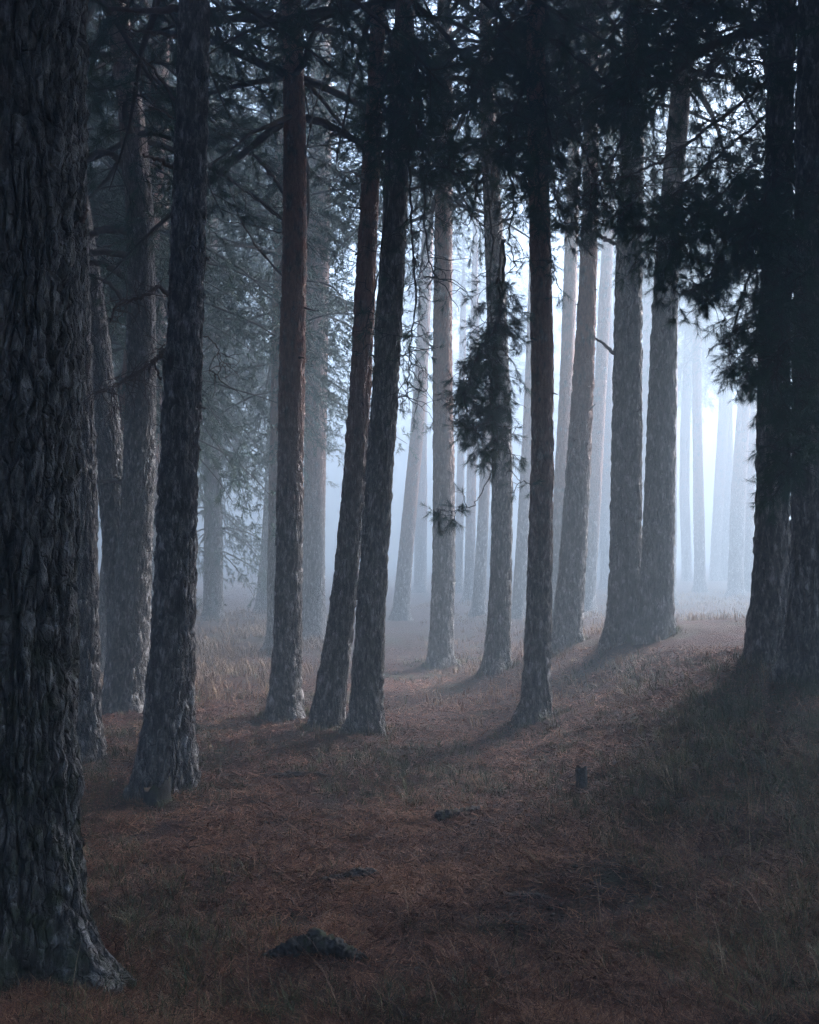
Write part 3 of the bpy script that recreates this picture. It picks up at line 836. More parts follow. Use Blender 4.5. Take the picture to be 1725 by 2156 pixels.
limb('T5', [(688, 790), (705, 800), (722, 815)], 0.012, 0.005, 0, seed=43, twigs=8)
limb('T17', [(1294, 745), (1275, 728), (1254, 712)], 0.024, 0.014, -0.2, 'dead_stub', seed=44)
limb('T17', [(1295, 515), (1270, 500), (1244, 487)], 0.026, 0.020, -0.2, 'dead_stub', seed=45)
limb('T9', [(916, 738), (900, 720), (880, 705)], 0.018, 0.010, 0, 'stub', seed=46)
limb('T14', [(1236, 560), (1222, 520), (1205, 500)], 0.012, 0.005, 0, seed=47, twigs=4)
limb('T11', [(1060, 470), (1085, 430), (1110, 420)], 0.014, 0.006, 0.2, seed=48, twigs=4)
for k, v in enumerate((640, 660, 690, 710, 760)):
    limb('F15', [(1366, v), (1385, v + 6), (1398, v + 10)], 0.02, 0.008, 0, seed=50 + k, name='stub')

def short_stub(tree, z, az, L, r, seed):
    T = TREES[tree]
    cx_, cy_, rad = T['centre'](z)
    rng = np.random.default_rng(seed)
    d = np.array([math.cos(az), math.sin(az), 0.25 * rng.normal()])
    p = np.array([cx_, cy_, z]) + d * rad * 0.8
    w = Wood()
    w.add(grow(rng, p, d, L + rad * 0.2, 5, 0.25, 0.12), r, r * 0.45, 6, 0.3, rng)
    link('stub', w.mesh('stub', M_LIMB), T['root'])
rs_ = random.Random(8)
for key, n, z0, z1 in (('T2', 3, 2.2, 4.5), ('T4', 4, 2.6, 6.5), ('T6', 4, 2.6, 6.2), ('T7', 3, 2.4, 5.5), ('T13', 5, 2.4, 5.5), ('T9', 4, 2.8, 6.5), ('T11', 3, 3.0, 6.0),
                       ('T14', 6, 2.6, 6.8), ('T17', 3, 3.2, 7.5), ('T18', 4, 3.0, 7.5), ('T1b', 3, 2.2, 5.0), ('T24', 2, 2.0, 4.0), ('T5', 4, 3.0, 8.0)):
    for k in range(n):
        short_stub(key, z0 + (z1 - z0) * rs_.random(), -1.57 + rs_.uniform(-1.7, 1.7), 0.04 + 0.14 * rs_.random() ** 2, 0.009 + 0.010 * rs_.random(), rs_.randrange(9999))

# ------------------------------------------------------------------ hanging needle boughs of the near pines
def bough(tree, path, Y0, Y1, spread, twigs, twl, tpt=4, seed=0, r0=0.016, r1=0.004, bare=0.0, needles=50, label=None, down=0.9, start=0.0):
    T = TREES[tree]
    rng = np.random.default_rng(seed + 900)
    n = len(path)
    P = np.array([np.array(at(u, v, Y0 + (Y1 - Y0) * k / max(1, n - 1))) - np.array(T['g']) for k, (u, v) in enumerate(path)])
    cx_, cy_, _ = T['centre'](max(0.5, P[0][2] + 0.25))
    P = np.concatenate([[np.array([cx_, cy_, P[0][2] + 0.25])], P])
    n += 1
    t = np.linspace(0, n - 1, n * 6)
    Q = np.stack([np.interp(t, np.arange(n), P[:, c]) for c in range(3)], 1)
    ker = np.array([1, 2, 3, 4, 3, 2, 1]) / 16.0
    Qp = np.concatenate([[Q[0]] * 3, Q, [Q[-1]] * 3])
    Q = np.stack([np.convolve(Qp[:, c], ker, 'valid') for c in range(3)], 1)
    Q[1:] += rng.normal(size=Q[1:].shape) * 0.008
    w, tufts = Wood(), []
    w.add(Q, r0, r1, 6, 0.2, rng)
    lo = int(6 * 1.0 + start * (len(Q) - 6))
    for k in range(int(twigs * (0.85 if 24 <= seed <= 30 else 0.52 if 20 < seed else 0.52 if 14 <= seed <= 19 else 0.70 if seed in (8, 9) else 0.78))):
        i = rng.integers(lo, len(Q))
        d = rng.normal(size=3) * np.array([1, 0.8, 0.6]); d[2] -= 0.25
        L = twl * (0.45 + 0.9 * rng.random())
        p0 = Q[i] + rng.normal(size=3) * spread * 0.15
        tp = grow(rng, Q[i], d, L, 8, down, 0.26)
        w.add(tp, 0.0055, 0.0022, 3)
        ti = 0.2 + 0.5 * rng.random()
        ends = [tp]
        for q in range(rng.integers(1, 3)):
            jj = rng.integers(2, 7)
            d2 = rng.normal(size=3); d2[2] -= 0.2
            e = grow(rng, tp[jj], d2, L * (0.25 + 0.3 * rng.random()), 5, down, 0.28)
            w.add(e, 0.004, 0.0018, 3)
            ends.append(e)
        if rng.random() < bare: continue
        for e in ends:
            for q in range(max(1, tpt - 2)):
                s = 1.0 - 0.55 * (q / tpt) * rng.random()
                x = s * (len(e) - 1)
                ii = min(len(e) - 2, int(x))
                pp = e[ii] + (e[ii + 1] - e[ii]) * (x - ii)
                dd = e[ii + 1] - e[ii]; dd = dd / (np.linalg.norm(dd) + 1e-9) + rng.normal(size=3) * 0.6
                tufts.append((pp, dd, 0.06 + 0.06 * rng.random(), ti + rng.normal() * 0.1))
    o = link('hanging_bough', w.mesh('hanging_bough', M_TWIG), T['root'])
    if tufts:
        link('needles', needle_mesh('needles', tufts, needles, 0.062, 0.0027, M_NEEDLE, seed + 7, (24, 62)), o)
    return o

# in front of the touching pair
bough('T7', [(850, 250), (866, 330), (862, 420), (870, 520), (878, 600), (868, 690), (862, 770), (858, 850)], 8.6, 8.2, 0.3, 74, 0.30, 3, 1, bare=0.30, start=0.0)
bough('T7', [(842, 180), (822, 300), (815, 420), (800, 560), (775, 680), (762, 750)], 8.9, 8.3, 0.3, 34, 0.20, 3, 2, bare=0.3)
bough('T7', [(850, 200), (880, 260), (900, 360), (890, 450), (905, 560), (930, 600)], 8.8, 7.9, 0.3, 64, 0.30, 3, 3, bare=0.35)
bough('T7', [(830, 120), (800, 180), (795, 260), (800, 330)], 8.8, 8.1, 0.3, 60, 0.32, 4, 4)
bough('T7', [(855, 90), (890, 150), (930, 220), (945, 300), (950, 370)], 8.8, 8.0, 0.35, 90, 0.36, 4, 5)
bough('T7', [(850, 60), (880, 110), (870, 200), (880, 260)], 8.8, 8.0, 0.35, 70, 0.36, 4, 6)
# the garland
bough('T11', [(1020, 300), (1030, 420), (1040, 520), (1030, 600), (1035, 700), (1045, 780), (1035, 860), (1040, 930)], 11.0, 8.6, 0.3, 30, 0.3, 3, 7, bare=0.75, start=0.0)
bough('T11', [(1060, 480), (1062, 560), (1055, 640), (1040, 720), (1035, 800), (1045, 880), (1050, 950)], 9.2, 8.5, 0.3, 120, 0.26, 5, 8, start=0.25)
bough('T11', [(1045, 560), (1060, 660), (1010, 740), (990, 800), (975, 860), (1015, 930)], 9.0, 8.5, 0.3, 70, 0.20, 5, 9, start=0.35)
bough('T11', [(1040, 940), (1032, 1000), (1010, 1050), (985, 1075), (945, 1078), (915, 1070)], 8.6, 8.4, 0.2, 9, 0.12, 4, 10, r0=0.006, r1=0.003, start=0.55)
bough('T11', [(1075, 985), (1090, 1010), (1110, 1018)], 8.6, 8.6, 0.2, 4, 0.10, 3, 11, r0=0.005, r1=0.003, start=0.5)
bough('T11', [(1025, 250), (1010, 330), (1000, 420), (985, 480)], 10.0, 8.8, 0.3, 40, 0.30, 3, 12, bare=0.4)
bough('T11', [(1040, 300), (1075, 360), (1085, 430), (1070, 500), (1090, 570)], 10.0, 8.6, 0.3, 36, 0.28, 3, 13, bare=0.55)
# round the narrow red-topped pine
bough('T13', [(1130, 120), (1150, 220), (1160, 320), (1170, 420), (1185, 480)], 9.2, 8.0, 0.35, 110, 0.34, 5, 14)
bough('T13', [(1135, 150), (1190, 230), (1230, 320), (1260, 390), (1245, 440)], 9.2, 8.2, 0.35, 110, 0.34, 5, 15)
bough('T13', [(1120, 140), (1085, 220), (1070, 290), (1080, 340)], 9.2, 8.2, 0.35, 80, 0.32, 5, 16)
bough('T13', [(1130, 300), (1135, 400), (1150, 480), (1165, 560), (1172, 600)], 9.0, 8.7, 0.3, 26, 0.16, 4, 17, start=0.1)
bough('T13', [(1130, 60), (1200, 110), (1270, 170), (1330, 230)], 9.2, 8.0, 0.35, 110, 0.36, 5, 18)
bough('T13', [(1125, 20), (1050, 70), (1000, 130), (980, 200)], 9.2, 8.0, 0.35, 100, 0.36, 5, 19)
# diagonal bough of the broad dark pine and the mass below it
bough('T24', [(1620, 165), (1540, 235), (1460, 292), (1400, 335), (1340, 365), (1290, 380), (1240, 385)], 8.9, 7.4, 0.35, 70, 0.34, 4, 20, bare=0.72, r0=0.020, r1=0.005)
bough('T24', [(1400, 345), (1360, 390), (1330, 430), (1300, 460)], 8.0, 7.4, 0.3, 26, 0.18, 5, 21, r0=0.006, r1=0.003, start=0.4)
bough('T24', [(1600, 260), (1540, 300), (1480, 360), (1430, 400), (1395, 430), (1385, 490)], 8.9, 7.4, 0.35, 150, 0.34, 5, 22, start=0.15)
bough('T24', [(1610, 330), (1550, 380), (1490, 440), (1450, 490), (1410, 520)], 8.9, 7.5, 0.35, 140, 0.32, 5, 23, start=0.1)
bough('T24', [(1630, 400), (1570, 450), (1530, 510), (1500, 570), (1480, 610)], 8.9, 7.6, 0.35, 110, 0.28, 5, 24, start=0.05)
bough('T24', [(1640, 480), (1590, 540), (1570, 610), (1545, 690), (1530, 740)], 8.9, 7.8, 0.35, 70, 0.26, 4, 25, bare=0.3)
bough('T24', [(1650, 520), (1620, 600), (1600, 680), (1580, 740), (1570, 800)], 8.9, 7.8, 0.35, 80, 0.28, 5, 26, bare=0.15)
bough('T24', [(1600, 770), (1592, 800), (1570, 830)], 8.7, 8.4, 0.2, 5, 0.08, 3, 27, r0=0.005, r1=0.003, start=0.5)
bough('T25', [(1700, 380), (1670, 480), (1655, 580), (1645, 680), (1640, 780)], 7.9, 7.2, 0.4, 150, 0.34, 5, 28)
bough('T25', [(1705, 600), (1690, 700), (1680, 800), (1672, 900), (1668, 990)], 7.9, 7.2, 0.4, 120, 0.30, 5, 29, bare=0.1)
bough('T25', [(1700, 250), (1640, 330), (1610, 420), (1590, 500)], 8.9, 7.4, 0.4, 150, 0.36, 5, 30)
bough('T25', [(1700, 120), (1620, 140), (1540, 120), (1480, 140), (1430, 200)], 8.9, 7.2, 0.4, 120, 0.36, 4, 31, bare=0.4)
bough('T24', [(1640, 30), (1540, 60), (1440, 80), (1360, 120), (1320, 180)], 9.0, 7.4, 0.4, 130, 0.38, 5, 32, bare=0.15)
bough('T24', [(1640, -30), (1500, -10), (1400, 20), (1300, 40)], 9.0, 7.4, 0.4, 110, 0.38, 5, 33)

# ------------------------------------------------------------------ small things on the ground
def lump(name, path, radii, mat, label, cat, seed, squash=0.8, k=40, sub=16, rough=0.7, sink=0.0):
    """an uneven log-like body along picture points lying on the ground; radii in metres"""
    rng = np.random.default_rng(seed)
    G = [ground_hit(u, v) for u, v in path]
    o0 = G[0]
    n = len(G)
    t = np.linspace(0, n - 1, n * sub)
    P = np.array([tuple(g - o0) for g in G])
    Q = np.stack([np.interp(t, np.arange(n), P[:, c]) for c in range(3)], 1)
    rr = np.interp(t, np.arange(n), [r[0] for r in radii])
    up = np.interp(t, np.arange(n), [r[1] for r in radii])
    Q[:, 2] += up
    T = np.gradient(Q, axis=0); T /= np.linalg.norm(T, axis=1)[:, None]
    A = np.cross(T, (0, 0, 1)); A /= np.linalg.norm(A, axis=1)[:, None]
    B = np.cross(A, T)
    th = np.arange(k) * 2 * math.pi / k
    TH, S = np.meshgrid(th, np.arange(len(t)))
    d = 1 + 0.45 * rough * vnoise3(np.cos(TH) * 3.5, np.sin(TH) * 3.5, S * 0.10, seed + 2) + rough * (vnoise3(np.cos(TH) * 1.6, np.sin(TH) * 1.6, S * 0.35, seed) + 0.6 * vnoise3(np.cos(TH) * 4, np.sin(TH) * 4, S * 0.5, seed + 1) + 0.5 * vnoise3(np.cos(TH) * 9, np.sin(TH) * 9, S * 0.8, seed + 3))
    r2 = rr[:, None] * d
    V = Q[:, None, :] + (np.cos(TH) * r2)[..., None] * A[:, None, :] + (np.sin(TH) * r2 * squash)[..., None] * B[:, None, :]
    V = V.reshape(-1, 3)
    m = len(t)
    i = np.arange(m - 1)[:, None] * k
    j = np.arange(k)[None, :]
    q = np.stack([i + j, i + (j + 1) % k, i + k + (j + 1) % k, i + k + j], -1).reshape(-1, 4)
    caps = [np.arange(k)[::-1][None, :], (np.arange(k) + (m - 1) * k)[None, :]]
    o = link(name, mesh_np(name, V, [q] + caps, smooth=True, mat=mat), None, o0)
    tag(o, label, cat)
    return o

lump('exposed_root', [(545, 2030), (580, 2022), (625, 2015), (665, 2012), (710, 2018), (745, 2026), (775, 2030)],
     [(0.018, 0.006), (0.032, 0.018), (0.040, 0.040), (0.046, 0.058), (0.039, 0.040), (0.032, 0.020), (0.018, 0.006)], M_MOSSY,
     'humped dark root arching out of the needles with grass on its back', 'root', 70, 0.9)
lump('exposed_root', [(660, 1860), (690, 1858), (720, 1852), (755, 1848), (785, 1846), (803, 1846)],
     [(0.012, 0), (0.026, 0.012), (0.020, 0.008), (0.032, 0.02), (0.028, 0.02), (0.010, 0.0)], M_ROOT,
     'dark knobbly root lying across the needles above the humped one', 'root', 71)
lump('fallen_log', [(918, 1728), (925, 1727), (960, 1720), (1000, 1708), (1040, 1702)],
     [(0.030, 0.02), (0.042, 0.02), (0.042, 0.012), (0.04, -0.005), (0.02, -0.03)], M_MOSSY,
     'short mossy log sinking into the slope under dry grass', 'log', 72)
lump('exposed_root', [(495, 1632), (550, 1636), (610, 1635), (670, 1633), (720, 1637)],
     [(0.01, -0.01), (0.022, 0.0), (0.03, 0.008), (0.026, 0.004), (0.008, -0.01)], M_ROOT,
     'long thin dark root crossing the path behind the others', 'root', 73)
lump('exposed_root', [(1060, 1894), (1090, 1890), (1130, 1890), (1170, 1893)],
     [(0.006, -0.005), (0.018, 0.004), (0.02, 0.006), (0.006, -0.006)], M_ROOT,
     'small dark root half buried on the bare slope', 'root', 74)
lump('exposed_root', [(960, 2085), (1020, 2070), (1070, 2058), (1120, 2060), (1160, 2066)],  # low dark ridge along a dark blotch of the ground
     [(0.008, -0.01), (0.022, 0.0), (0.026, 0.004), (0.02, 0.0), (0.006, -0.01)], M_ROOT,
     'dark ridge low at the bottom of the picture', 'root', 75)
lump('stone', [(694, 1728), (704, 1727), (718, 1725), (732, 1726)], [(0.008, 0.0), (0.024, 0.008), (0.026, 0.01), (0.008, 0.0)], M_ROOT,
     'small flat grey stone on the path', 'stone', 76, 0.6)
lump('stone', [(1196, 1655), (1204, 1655), (1212, 1655)], [(0.006, 0), (0.016, 0.006), (0.006, 0.0)], M_ROOT, 'tiny stone by the little wooden post', 'stone', 78, 0.7)
lump('fallen_branch', [(548, 1692), (556, 1694), (566, 1698), (574, 1703)], [(0.004, 0.012), (0.006, 0.012), (0.006, 0.012), (0.003, 0.01)], M_LIMB,
     'short pale twig lying on the path', 'twig', 77, 1.0, 8, 4)

def post(u, v, h, r, label, mat, seed, name, slant=0.3, ring=20, flare=0.15):
    g = ground_hit(u, v)
    zs = np.linspace(-0.06, h, 14)
    th = np.arange(ring) * 2 * math.pi / ring
    TH, Z = np.meshgrid(th, zs)
    rr = r * (1 + flare * np.exp(-np.maximum(Z, 0) / 0.04)) * (1 + 0.34 * vnoise3(np.cos(TH) * 2.3, np.sin(TH) * 2.3, Z * 6, seed) + 0.22 * vnoise3(np.cos(TH) * 6, np.sin(TH) * 6, Z * 12, seed + 1))
    X, Yv = rr * np.cos(TH), rr * np.sin(TH)
    Z = Z + np.where(Z > h * 0.75, (slant * X + 1.1 * r * vnoise2(X * 70, Yv * 70, seed)) * sm((Z - h * 0.75) / (h * 0.25)), 0)
    V = np.stack([X, Yv, Z], -1).reshape(-1, 3)
    m = len(zs)
    i = np.arange(m - 1)[:, None] * ring
    j = np.arange(ring)[None, :]
    q = np.stack([i + j, i + (j + 1) % ring, i + ring + (j + 1) % ring, i + ring + j], -1).reshape(-1, 4)
    root = bpy.data.objects.new(name, None)
    COL.objects.link(root); root.location = g
    tag(root, label, 'stump')
    link('bark', mesh_np('bark', V, [q], smooth=True, mat=mat), root)
    # the cut face, sunk a little inside its rim
    top_ring = V[-ring:]
    c = top_ring.mean(0) - np.array([0, 0, 0.012])
    inner = c + (top_ring - top_ring.mean(0)) * np.array([0.93, 0.93, 0.8])
    TV = np.concatenate([top_ring + np.array([0, 0, 0.001]), inner, [c - np.array([0, 0, 0.004])]])
    k = np.arange(ring)
    k2 = (k + 1) % ring
    quads = np.stack([k, k2, ring + k2, ring + k], 1)
    tris = np.stack([ring + k, ring + k2, np.full(ring, 2 * ring)], 1)
    link('cut_face', mesh_np('cut_face', TV, [quads, tris], mat=M_CUT), root)
    return root
post(1225, 1662, 0.145, 0.036, 'little grey wooden post standing in the needles', M_POST, 80, 'wooden_post', 0.25, flare=0.05)
post(332, 1690, 0.12, 0.085, 'low dark cut stump at the foot of the tall dark pine', M_MOSSY, 81, 'tree_stump', 0.35)

# ------------------------------------------------------------------ needle litter and grass
def field(name, n, sampler, seed, mat, label, cat, builder):
    rng = np.random.default_rng(seed)
    x, y, h, ti = sampler(rng, n)
    V, F, T = builder(rng, x, y, terrain(x, y), h, ti)
    o = link(name, mesh_np(name, V, F, {'tint': T}, mat=mat))
    tag(o, label, cat, kind='stuff')
    return o

def view_points(rng, n, v0, v1, u0=-60, u1=1790, p=1.0):
    """ground points spread evenly over rows of the picture, as the eye sees the ground"""
    v = v0 + (v1 - v0) * rng.random(n) ** p
    u = u0 + (u1 - u0) * rng.random(n)
    a, b = (u - CX) / FPX, -(v - CY) / FPX
    dx, dy, dz = a, _cp - b * _sp, _sp + b * _cp
    t = np.full(n, 1.0)
    t = CAM_H / np.maximum(-dz, 0.01)
    for _ in range(14):
        z = terrain(dx * t, dy * t)
        t = 0.5 * t + 0.5 * np.clip((CAM_H - z) / np.maximum(-dz, 0.012), 0.5, 60)
    return dx * t, dy * t

def needles_build(rng, x, y, z, h, ti):
    n = len(x)
    az = rng.random(n) * 2 * math.pi
    el = np.abs(rng.normal(size=n)) * 0.30
    D = np.stack([np.cos(az) * np.cos(el), np.sin(az) * np.cos(el), np.sin(el)], 1)
    S = np.stack([-np.sin(az), np.cos(az), rng.normal(size=n) * 0.4], 1)
    P = np.stack([x, y, z + 0.002 + 0.018 * rng.random(n)], 1)
    w = (0.0013 + 0.0006 * np.clip(y, 3, 14) / 3.5)[:, None]
    V = np.stack([P - S * w, P + S * w, P + D * h[:, None]], 1).reshape(-1, 3)
    return V, [np.arange(n * 3).reshape(-1, 3)], np.repeat(ti, 3)

def litter_s(rng, n):
    x, y = view_points(rng, n, 1490, 2200, p=0.85)
    x3, y3 = view_points(rng, n // 7, 1365, 1500)
    x, y = np.concatenate([x, x3]), np.concatenate([y, y3])
    n = len(x)
    keep = vnoise2(x * 1.9, y * 1.9, 41) + 0.5 * vnoise2(x * 6, y * 6, 42) + 0.30 > rng.random(n) * 0.6 - 0.34
    x, y = x[keep], y[keep]
    n = len(x)
    ti = 0.44 + 0.75 * vnoise2(x * 1.7, y * 1.7, 43) + 0.4 * vnoise2(x * 6, y * 6, 44) + 0.36 * rng.normal(size=n)
    ti = np.where(rng.random(n) < 0.13, 0.97, ti)
    return x, y, 0.05 + 0.05 * rng.random(n), np.clip(ti, 0, 1)
field('needle_litter', 290000, litter_s, 1, M_LITTER, 'rust brown fallen pine needles covering the forest floor', 'needle litter', needles_build)

def debris_build(rng, x, y, z, h, ti):
    # bark flakes and cone bits: squashed six-cornered lumps
    n = len(x)
    a0 = rng.random(n) * 6.283
    V = np.zeros((n, 6, 3))
    for k in range(4):
        a = a0 + k * 1.5708 + rng.normal(size=n) * 0.25
        r = h * (0.5 + 0.6 * rng.random(n)) * (1.0 if k % 2 else 0.55)
        V[:, k] = np.stack([x + np.cos(a) * r, y + np.sin(a) * r, z + h * 0.15 * rng.random(n)], 1)
    V[:, 4] = np.stack([x, y, z + h * (0.15 + 0.30 * rng.random(n))], 1)
    V[:, 5] = np.stack([x, y, z - 0.01], 1)
    b = np.arange(n)[:, None] * 6
    F = np.concatenate([b + np.array(t) for t in ((0, 1, 4), (1, 2, 4), (2, 3, 4), (3, 0, 4), (1, 0, 5), (2, 1, 5), (3, 2, 5), (0, 3, 5))])
    return V.reshape(-1, 3), [F], np.repeat(ti, 6)

def debris_s(rng, n):
    x, y = view_points(rng, n, 1500, 2200, p=0.8)
    keep = vnoise2(x * 1.6, y * 1.6, 71) + 0.6 * vnoise2(x * 5, y * 5, 72) > rng.random(n) * 0.5 - 0.25
    x, y = x[keep], y[keep]
    n = len(x)
    return x, y, 0.010 + 0.024 * rng.random(n) ** 2.5, np.clip(0.4 + 0.25 * rng.normal(size=n), 0, 1)
M_DEBRIS = simple('dark_bark_bits', [(0.1, (0.012, 0.010, 0.009)), (0.6, (0.045, 0.035, 0.032)), (0.95, (0.14, 0.10, 0.085))], 20, 0.6, 0.004, 'tint', 0.45)
field('bark_debris', 15000, debris_s, 4, M_DEBRIS, 'dark bark flakes and cone bits strewn over the needles', 'debris', debris_build)

def twig_scatter():
    rng = np.random.default_rng(12)
    x, y = view_points(rng, 520, 1500, 2200, p=0.8)
    w = Wood()
    for a, b in zip(x, y):
        L = 0.05 + 0.20 * rng.random() ** 2
        az = rng.random() * 6.283
        pts = []
        for k in range(5):
            az += rng.normal() * 0.18
            px, py = a + math.cos(az) * L * k / 4, b + math.sin(az) * L * k / 4
            pts.append((px, py, tz(px, py) + 0.012 + 0.012 * rng.random()))
        r = 0.0022 + 0.003 * rng.random()
        w.add(pts, r, r * 0.5, 5, 0.3, rng)
    o = link('twig_litter', w.mesh('twig_litter', M_LIMB))
    tag(o, 'small dead twigs scattered over the needle litter', 'twigs', kind='stuff')
twig_scatter()

def blades_build(rng, x, y, z, h, ti, width=0.0030, lean=0.55):
    n = len(x)
    az = rng.random(n) * 2 * math.pi
    ln = lean * (0.4 + rng.random(n))
    D = np.stack([np.cos(az) * ln, np.sin(az) * ln, np.ones(n)], 1)
    D /= np.linalg.norm(D, axis=1)[:, None]
    S = np.stack([-np.sin(az), np.cos(az), np.zeros(n)], 1) * (width * 0.5 * (0.7 + 0.6 * rng.random(n)) * np.clip(y / 6, 0.8, 3.0))[:, None]
    P = np.stack([x, y, z - 0.01], 1)
    M = P + D * (h * 0.55)[:, None]
    D2 = D + np.stack([np.cos(az), np.sin(az), -0.7 * np.ones(n)], 1) * (0.55 * (0.4 + rng.random(n)))[:, None]
    D2 /= np.linalg.norm(D2, axis=1)[:, None]
    T = M + D2 * (h * 0.5)[:, None]
    V = np.stack([P - S, P + S, M + S * 0.8, M - S * 0.8, T], 1).reshape(-1, 3)
    b = np.arange(n)[:, None] * 5
    return V, [b + np.array([0, 1, 2, 3]), b + np.array([3, 2, 4])], np.repeat(ti, 5)

def clumps(rng, cx, cy, per, rad):
    """blade roots round clump centres; the outer blades of a clump are shorter"""
    m = len(cx)
    k = rng.integers(max(1, per // 3), per, m)
    idx = np.repeat(np.arange(m), k)
    n = len(idx)
    r = np.abs(rng.normal(size=n)) * rad * (0.5 + rng.random(m)[idx])
    a = rng.random(n) * 6.283
    return cx[idx] + r * np.cos(a), cy[idx] + r * np.sin(a), idx

TREE_FEET = [(TREES[k]['g'].x, TREES[k]['g'].y) for k in ('T1', 'T1b', 'Tfork', 'T2', 'T4', 'T6', 'T7', 'T13', 'T24', 'T25', 'T9', 'T11', 'T14', 'T17', 'T18')]
def grass_s(rng, n):
    x, y = view_points(rng, n, 1385, 2180, p=1.15)
    g = vnoise2(x * 0.8 + 5, y * 0.8, 51) + 0.6 * vnoise2(x * 2.4, y * 2.4, 52)
    ridge = sm((x - 0.9) / 1.5) * sm((y - 4.6) / 1.8) * (1 - sm((y - 12.5) / 3))
    left = sm((-x - 1.2) / 0.5) * sm((y - 4.2) / 1.2) * (1 - sm((y - 10) / 3)) * 0.4
    mid = np.exp(-((x - 0.3) / 1.3) ** 2 - ((y - 7.6) / 1.3) ** 2) * 0.4
    near = 0.30 * np.exp(-((y - 3.7) / 0.35) ** 2) + 0.35 * sm((x - 0.5) / 0.8) * np.exp(-((y - 4.6) / 1.2) ** 2) + np.exp(-((x + 0.95) / 0.35) ** 2 - ((y - 4.35) / 0.5) ** 2) * 0.5 + np.exp(-((x + 0.5) / 0.25) ** 2 - ((y - 3.85) / 0.15) ** 2) * 0.6 + np.exp(-((x - 1.4) / 0.3) ** 2 - ((y - 4.3) / 0.4) ** 2) * 0.5
    pr = np.clip(1.0 * g - 0.02 + 0.55 * ridge + left + mid + near, 0.01, 1)
    keep = rng.random(n) < pr
    fx = np.concatenate([a + (0.20 + 0.12 * rng.random(26)) * np.cos(np.arange(26) * 0.242) for a, b in TREE_FEET])
    fy = np.concatenate([b - (0.10 + 0.20 * rng.random(26)) * np.abs(np.sin(np.arange(26) * 0.242)) + 0.04 for a, b in TREE_FEET])
    cx, cy_ = np.concatenate([x[keep], fx]), np.concatenate([y[keep], fy])
    ridge = np.concatenate([ridge[keep], np.full(len(fx), 0.3)])
    x, y, idx = clumps(rng, cx, cy_, 22, 0.045)
    n = len(x)
    ch = (0.05 + 0.10 * rng.random(len(cx)) ** 1.6) * (1 + 0.35 * ridge)
    ct = 0.33 + 0.55 * vnoise2(cx * 1.2, cy_ * 1.2, 53) + 0.24 * rng.normal(size=len(cx))
    return x, y, ch[idx] * (0.5 + 0.7 * rng.random(n)), np.clip(ct[idx] + 0.12 * rng.normal(size=n), 0, 1)
field('grass', 16000, grass_s, 2, M_GRASS, 'short green grass growing in patches between the pines', 'grass', blades_build)

def straw_s(rng, n):
    k = n // 2
    x1 = -1.4 - 6.5 * rng.random(k); y1 = 12 + 16 * rng.random(k)
    x2 = 0.2 + 12 * rng.random(n - k); y2 = 9.6 + 24 * rng.random(n - k) ** 1.4
    x, y = np.concatenate([x1, x2]), np.concatenate([y1, y2])
    g = vnoise2(x * 0.6, y * 0.6, 61) + 0.6 * vnoise2(x * 1.7, y * 1.7, 62) + 0.30
    keep = rng.random(n) < np.clip(g * 1.6, 0, 1)
    cx, cy_ = x[keep], y[keep]
    x, y, idx = clumps(rng, cx, cy_, 16, 0.07)
    n = len(x)
    ch = np.where(cx < 0, 0.24, 0.17) * (0.45 + 0.8 * rng.random(len(cx)))
    ct = 0.55 + 0.6 * vnoise2(cx * 0.8, cy_ * 0.8, 63) + 0.2 * rng.normal(size=len(cx))
    return x, y, ch[idx] * (0.5 + 0.6 * rng.random(n)), np.clip(ct[idx] + 0.1 * rng.normal(size=n), 0, 1)
field('dry_grass', 8500, straw_s, 3, M_STRAW, 'tall straw coloured grass standing in the fog beyond the pines', 'grass',
      lambda *a: blades_build(*a, width=0.0035, lean=0.4))

def stalk_s(rng, n):
    x, y = view_points(rng, n, 1400, 2150)
    keep = rng.random(n) < np.clip(0.15 + 0.9 * sm((x - 0.4) / 1.6) + 0.5 * vnoise2(x, y, 81), 0, 1)
    x, y = x[keep], y[keep]
    n = len(x)
    return x, y, 0.14 + 0.24 * rng.random(n) ** 1.5, np.clip(0.55 + 0.25 * rng.normal(size=n), 0, 1)
field('grass_stalks', 1500, stalk_s, 5, M_STRAW, 'thin pale grass stalks standing singly on the bank', 'grass', lambda *a: blades_build(*a, width=0.0032, lean=0.6))

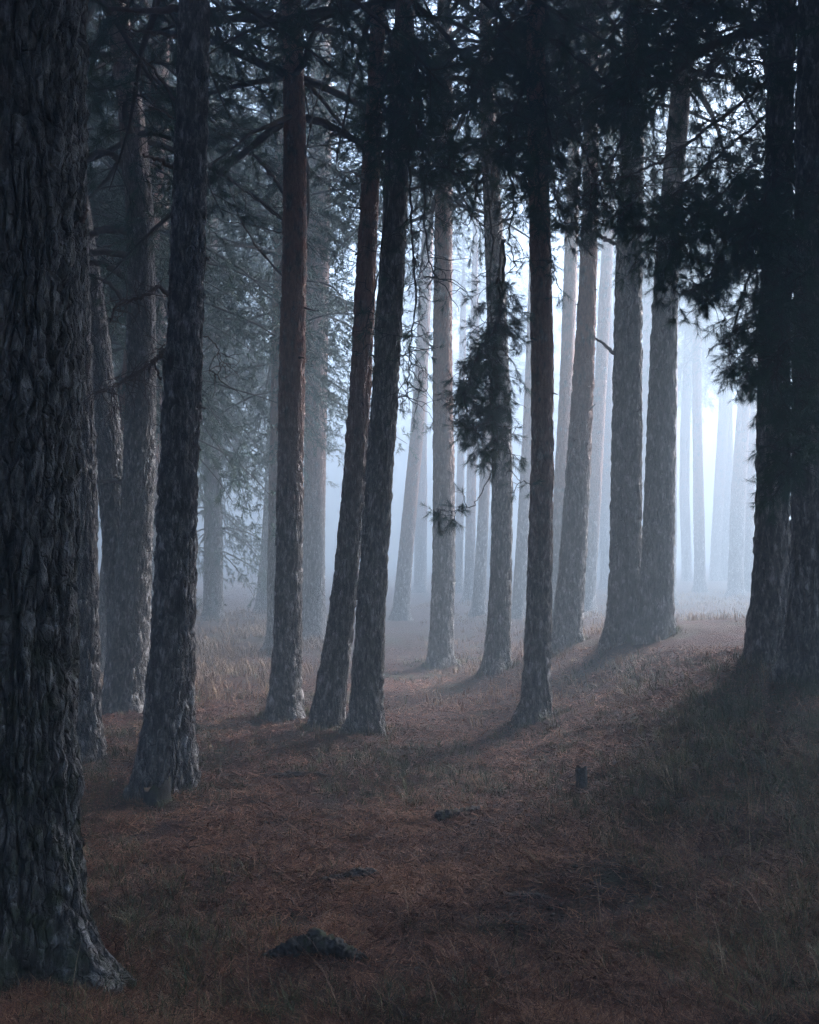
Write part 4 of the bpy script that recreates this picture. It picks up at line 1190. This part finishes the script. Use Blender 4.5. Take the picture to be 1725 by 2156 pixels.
def grass_tuft(u, v, n, h, label, mat, seed, lean=0.5, side=0.0, spread=0.03):
    g = ground_hit(u, v)
    rng = np.random.default_rng(seed)
    V, F3, T = [], [], []
    w = Wood()
    for k in range(n):
        az = rng.random() * 6.28
        p = np.array([math.cos(az), math.sin(az), 0]) * spread * rng.random()
        l = lean * (0.3 + 0.8 * rng.random())
        d = np.array([math.cos(az) * l + side, math.sin(az) * l * 0.6, 1.0])
        pts = grow(rng, p + np.array([0, 0, -0.02]), d, h * (0.55 + 0.5 * rng.random()), 7, 0.55, 0.03)
        w.add(pts, 0.0016, 0.0006, 3)
    me = w.mesh('grass_tuft', mat)
    a = me.attributes.new('tint', 'FLOAT', 'POINT')
    a.data.foreach_set('value', rng.random(len(me.vertices)).astype(np.float32) * 0.3 + 0.6)
    o = link('grass_tuft', me, None, g)
    tag(o, label, 'grass', 'single grass tufts on the slope')
    return o
grass_tuft(1018, 1668, 22, 0.24, 'bright straw tuft leaning over a small dark hollow above the mossy log', M_STRAW, 90, 0.7, -0.15)
grass_tuft(960, 1722, 8, 0.16, 'few thin stalks rising behind the mossy log', M_STRAW, 91, 0.5)
grass_tuft(1425, 1672, 9, 0.36, 'tall pale stalks bent over on the slope beyond the little wooden post', M_STRAW, 92, 0.45, -0.25)
grass_tuft(1582, 1732, 4, 0.40, 'lone upright stalks on the dark slope under the broad pine', M_STRAW, 93, 0.12)
grass_tuft(1438, 1835, 7, 0.26, 'pale arching stalks on the bare needle slope', M_STRAW, 94, 0.5, -0.45)
grass_tuft(1145, 1815, 6, 0.20, 'thin leaning stalks on the red-brown slope below the post', M_STRAW, 95, 0.5, -0.4)
grass_tuft(1545, 2100, 8, 0.40, 'long yellow green tuft leaning near the bottom corner', M_TUFT, 96, 0.25, -0.30, 0.05)
grass_tuft(1600, 2140, 5, 0.26, 'lowest straw tuft, at the very bottom of the slope', M_TUFT, 97, 0.6, -0.5)
grass_tuft(740, 2008, 26, 0.09, 'small yellow tuft growing on the humped root', M_STRAW, 98, 1.0)
grass_tuft(560, 2015, 16, 0.11, 'thin yellow tuft at the end of the humped root', M_STRAW, 99, 0.9, 0.1)
grass_tuft(530, 2078, 40, 0.11, 'dark green tuft in front of the humped root', M_GRASS, 100, 1.0, 0, 0.07)
grass_tuft(680, 1520, 14, 0.22, 'straw tuft at the foot of the leaning pine of the touching pair', M_STRAW, 101, 0.7)
grass_tuft(1390, 1322, 30, 0.34, 'rusty tuft at the foot of the stout pair', M_STRAW, 102, 0.8, 0, 0.10)
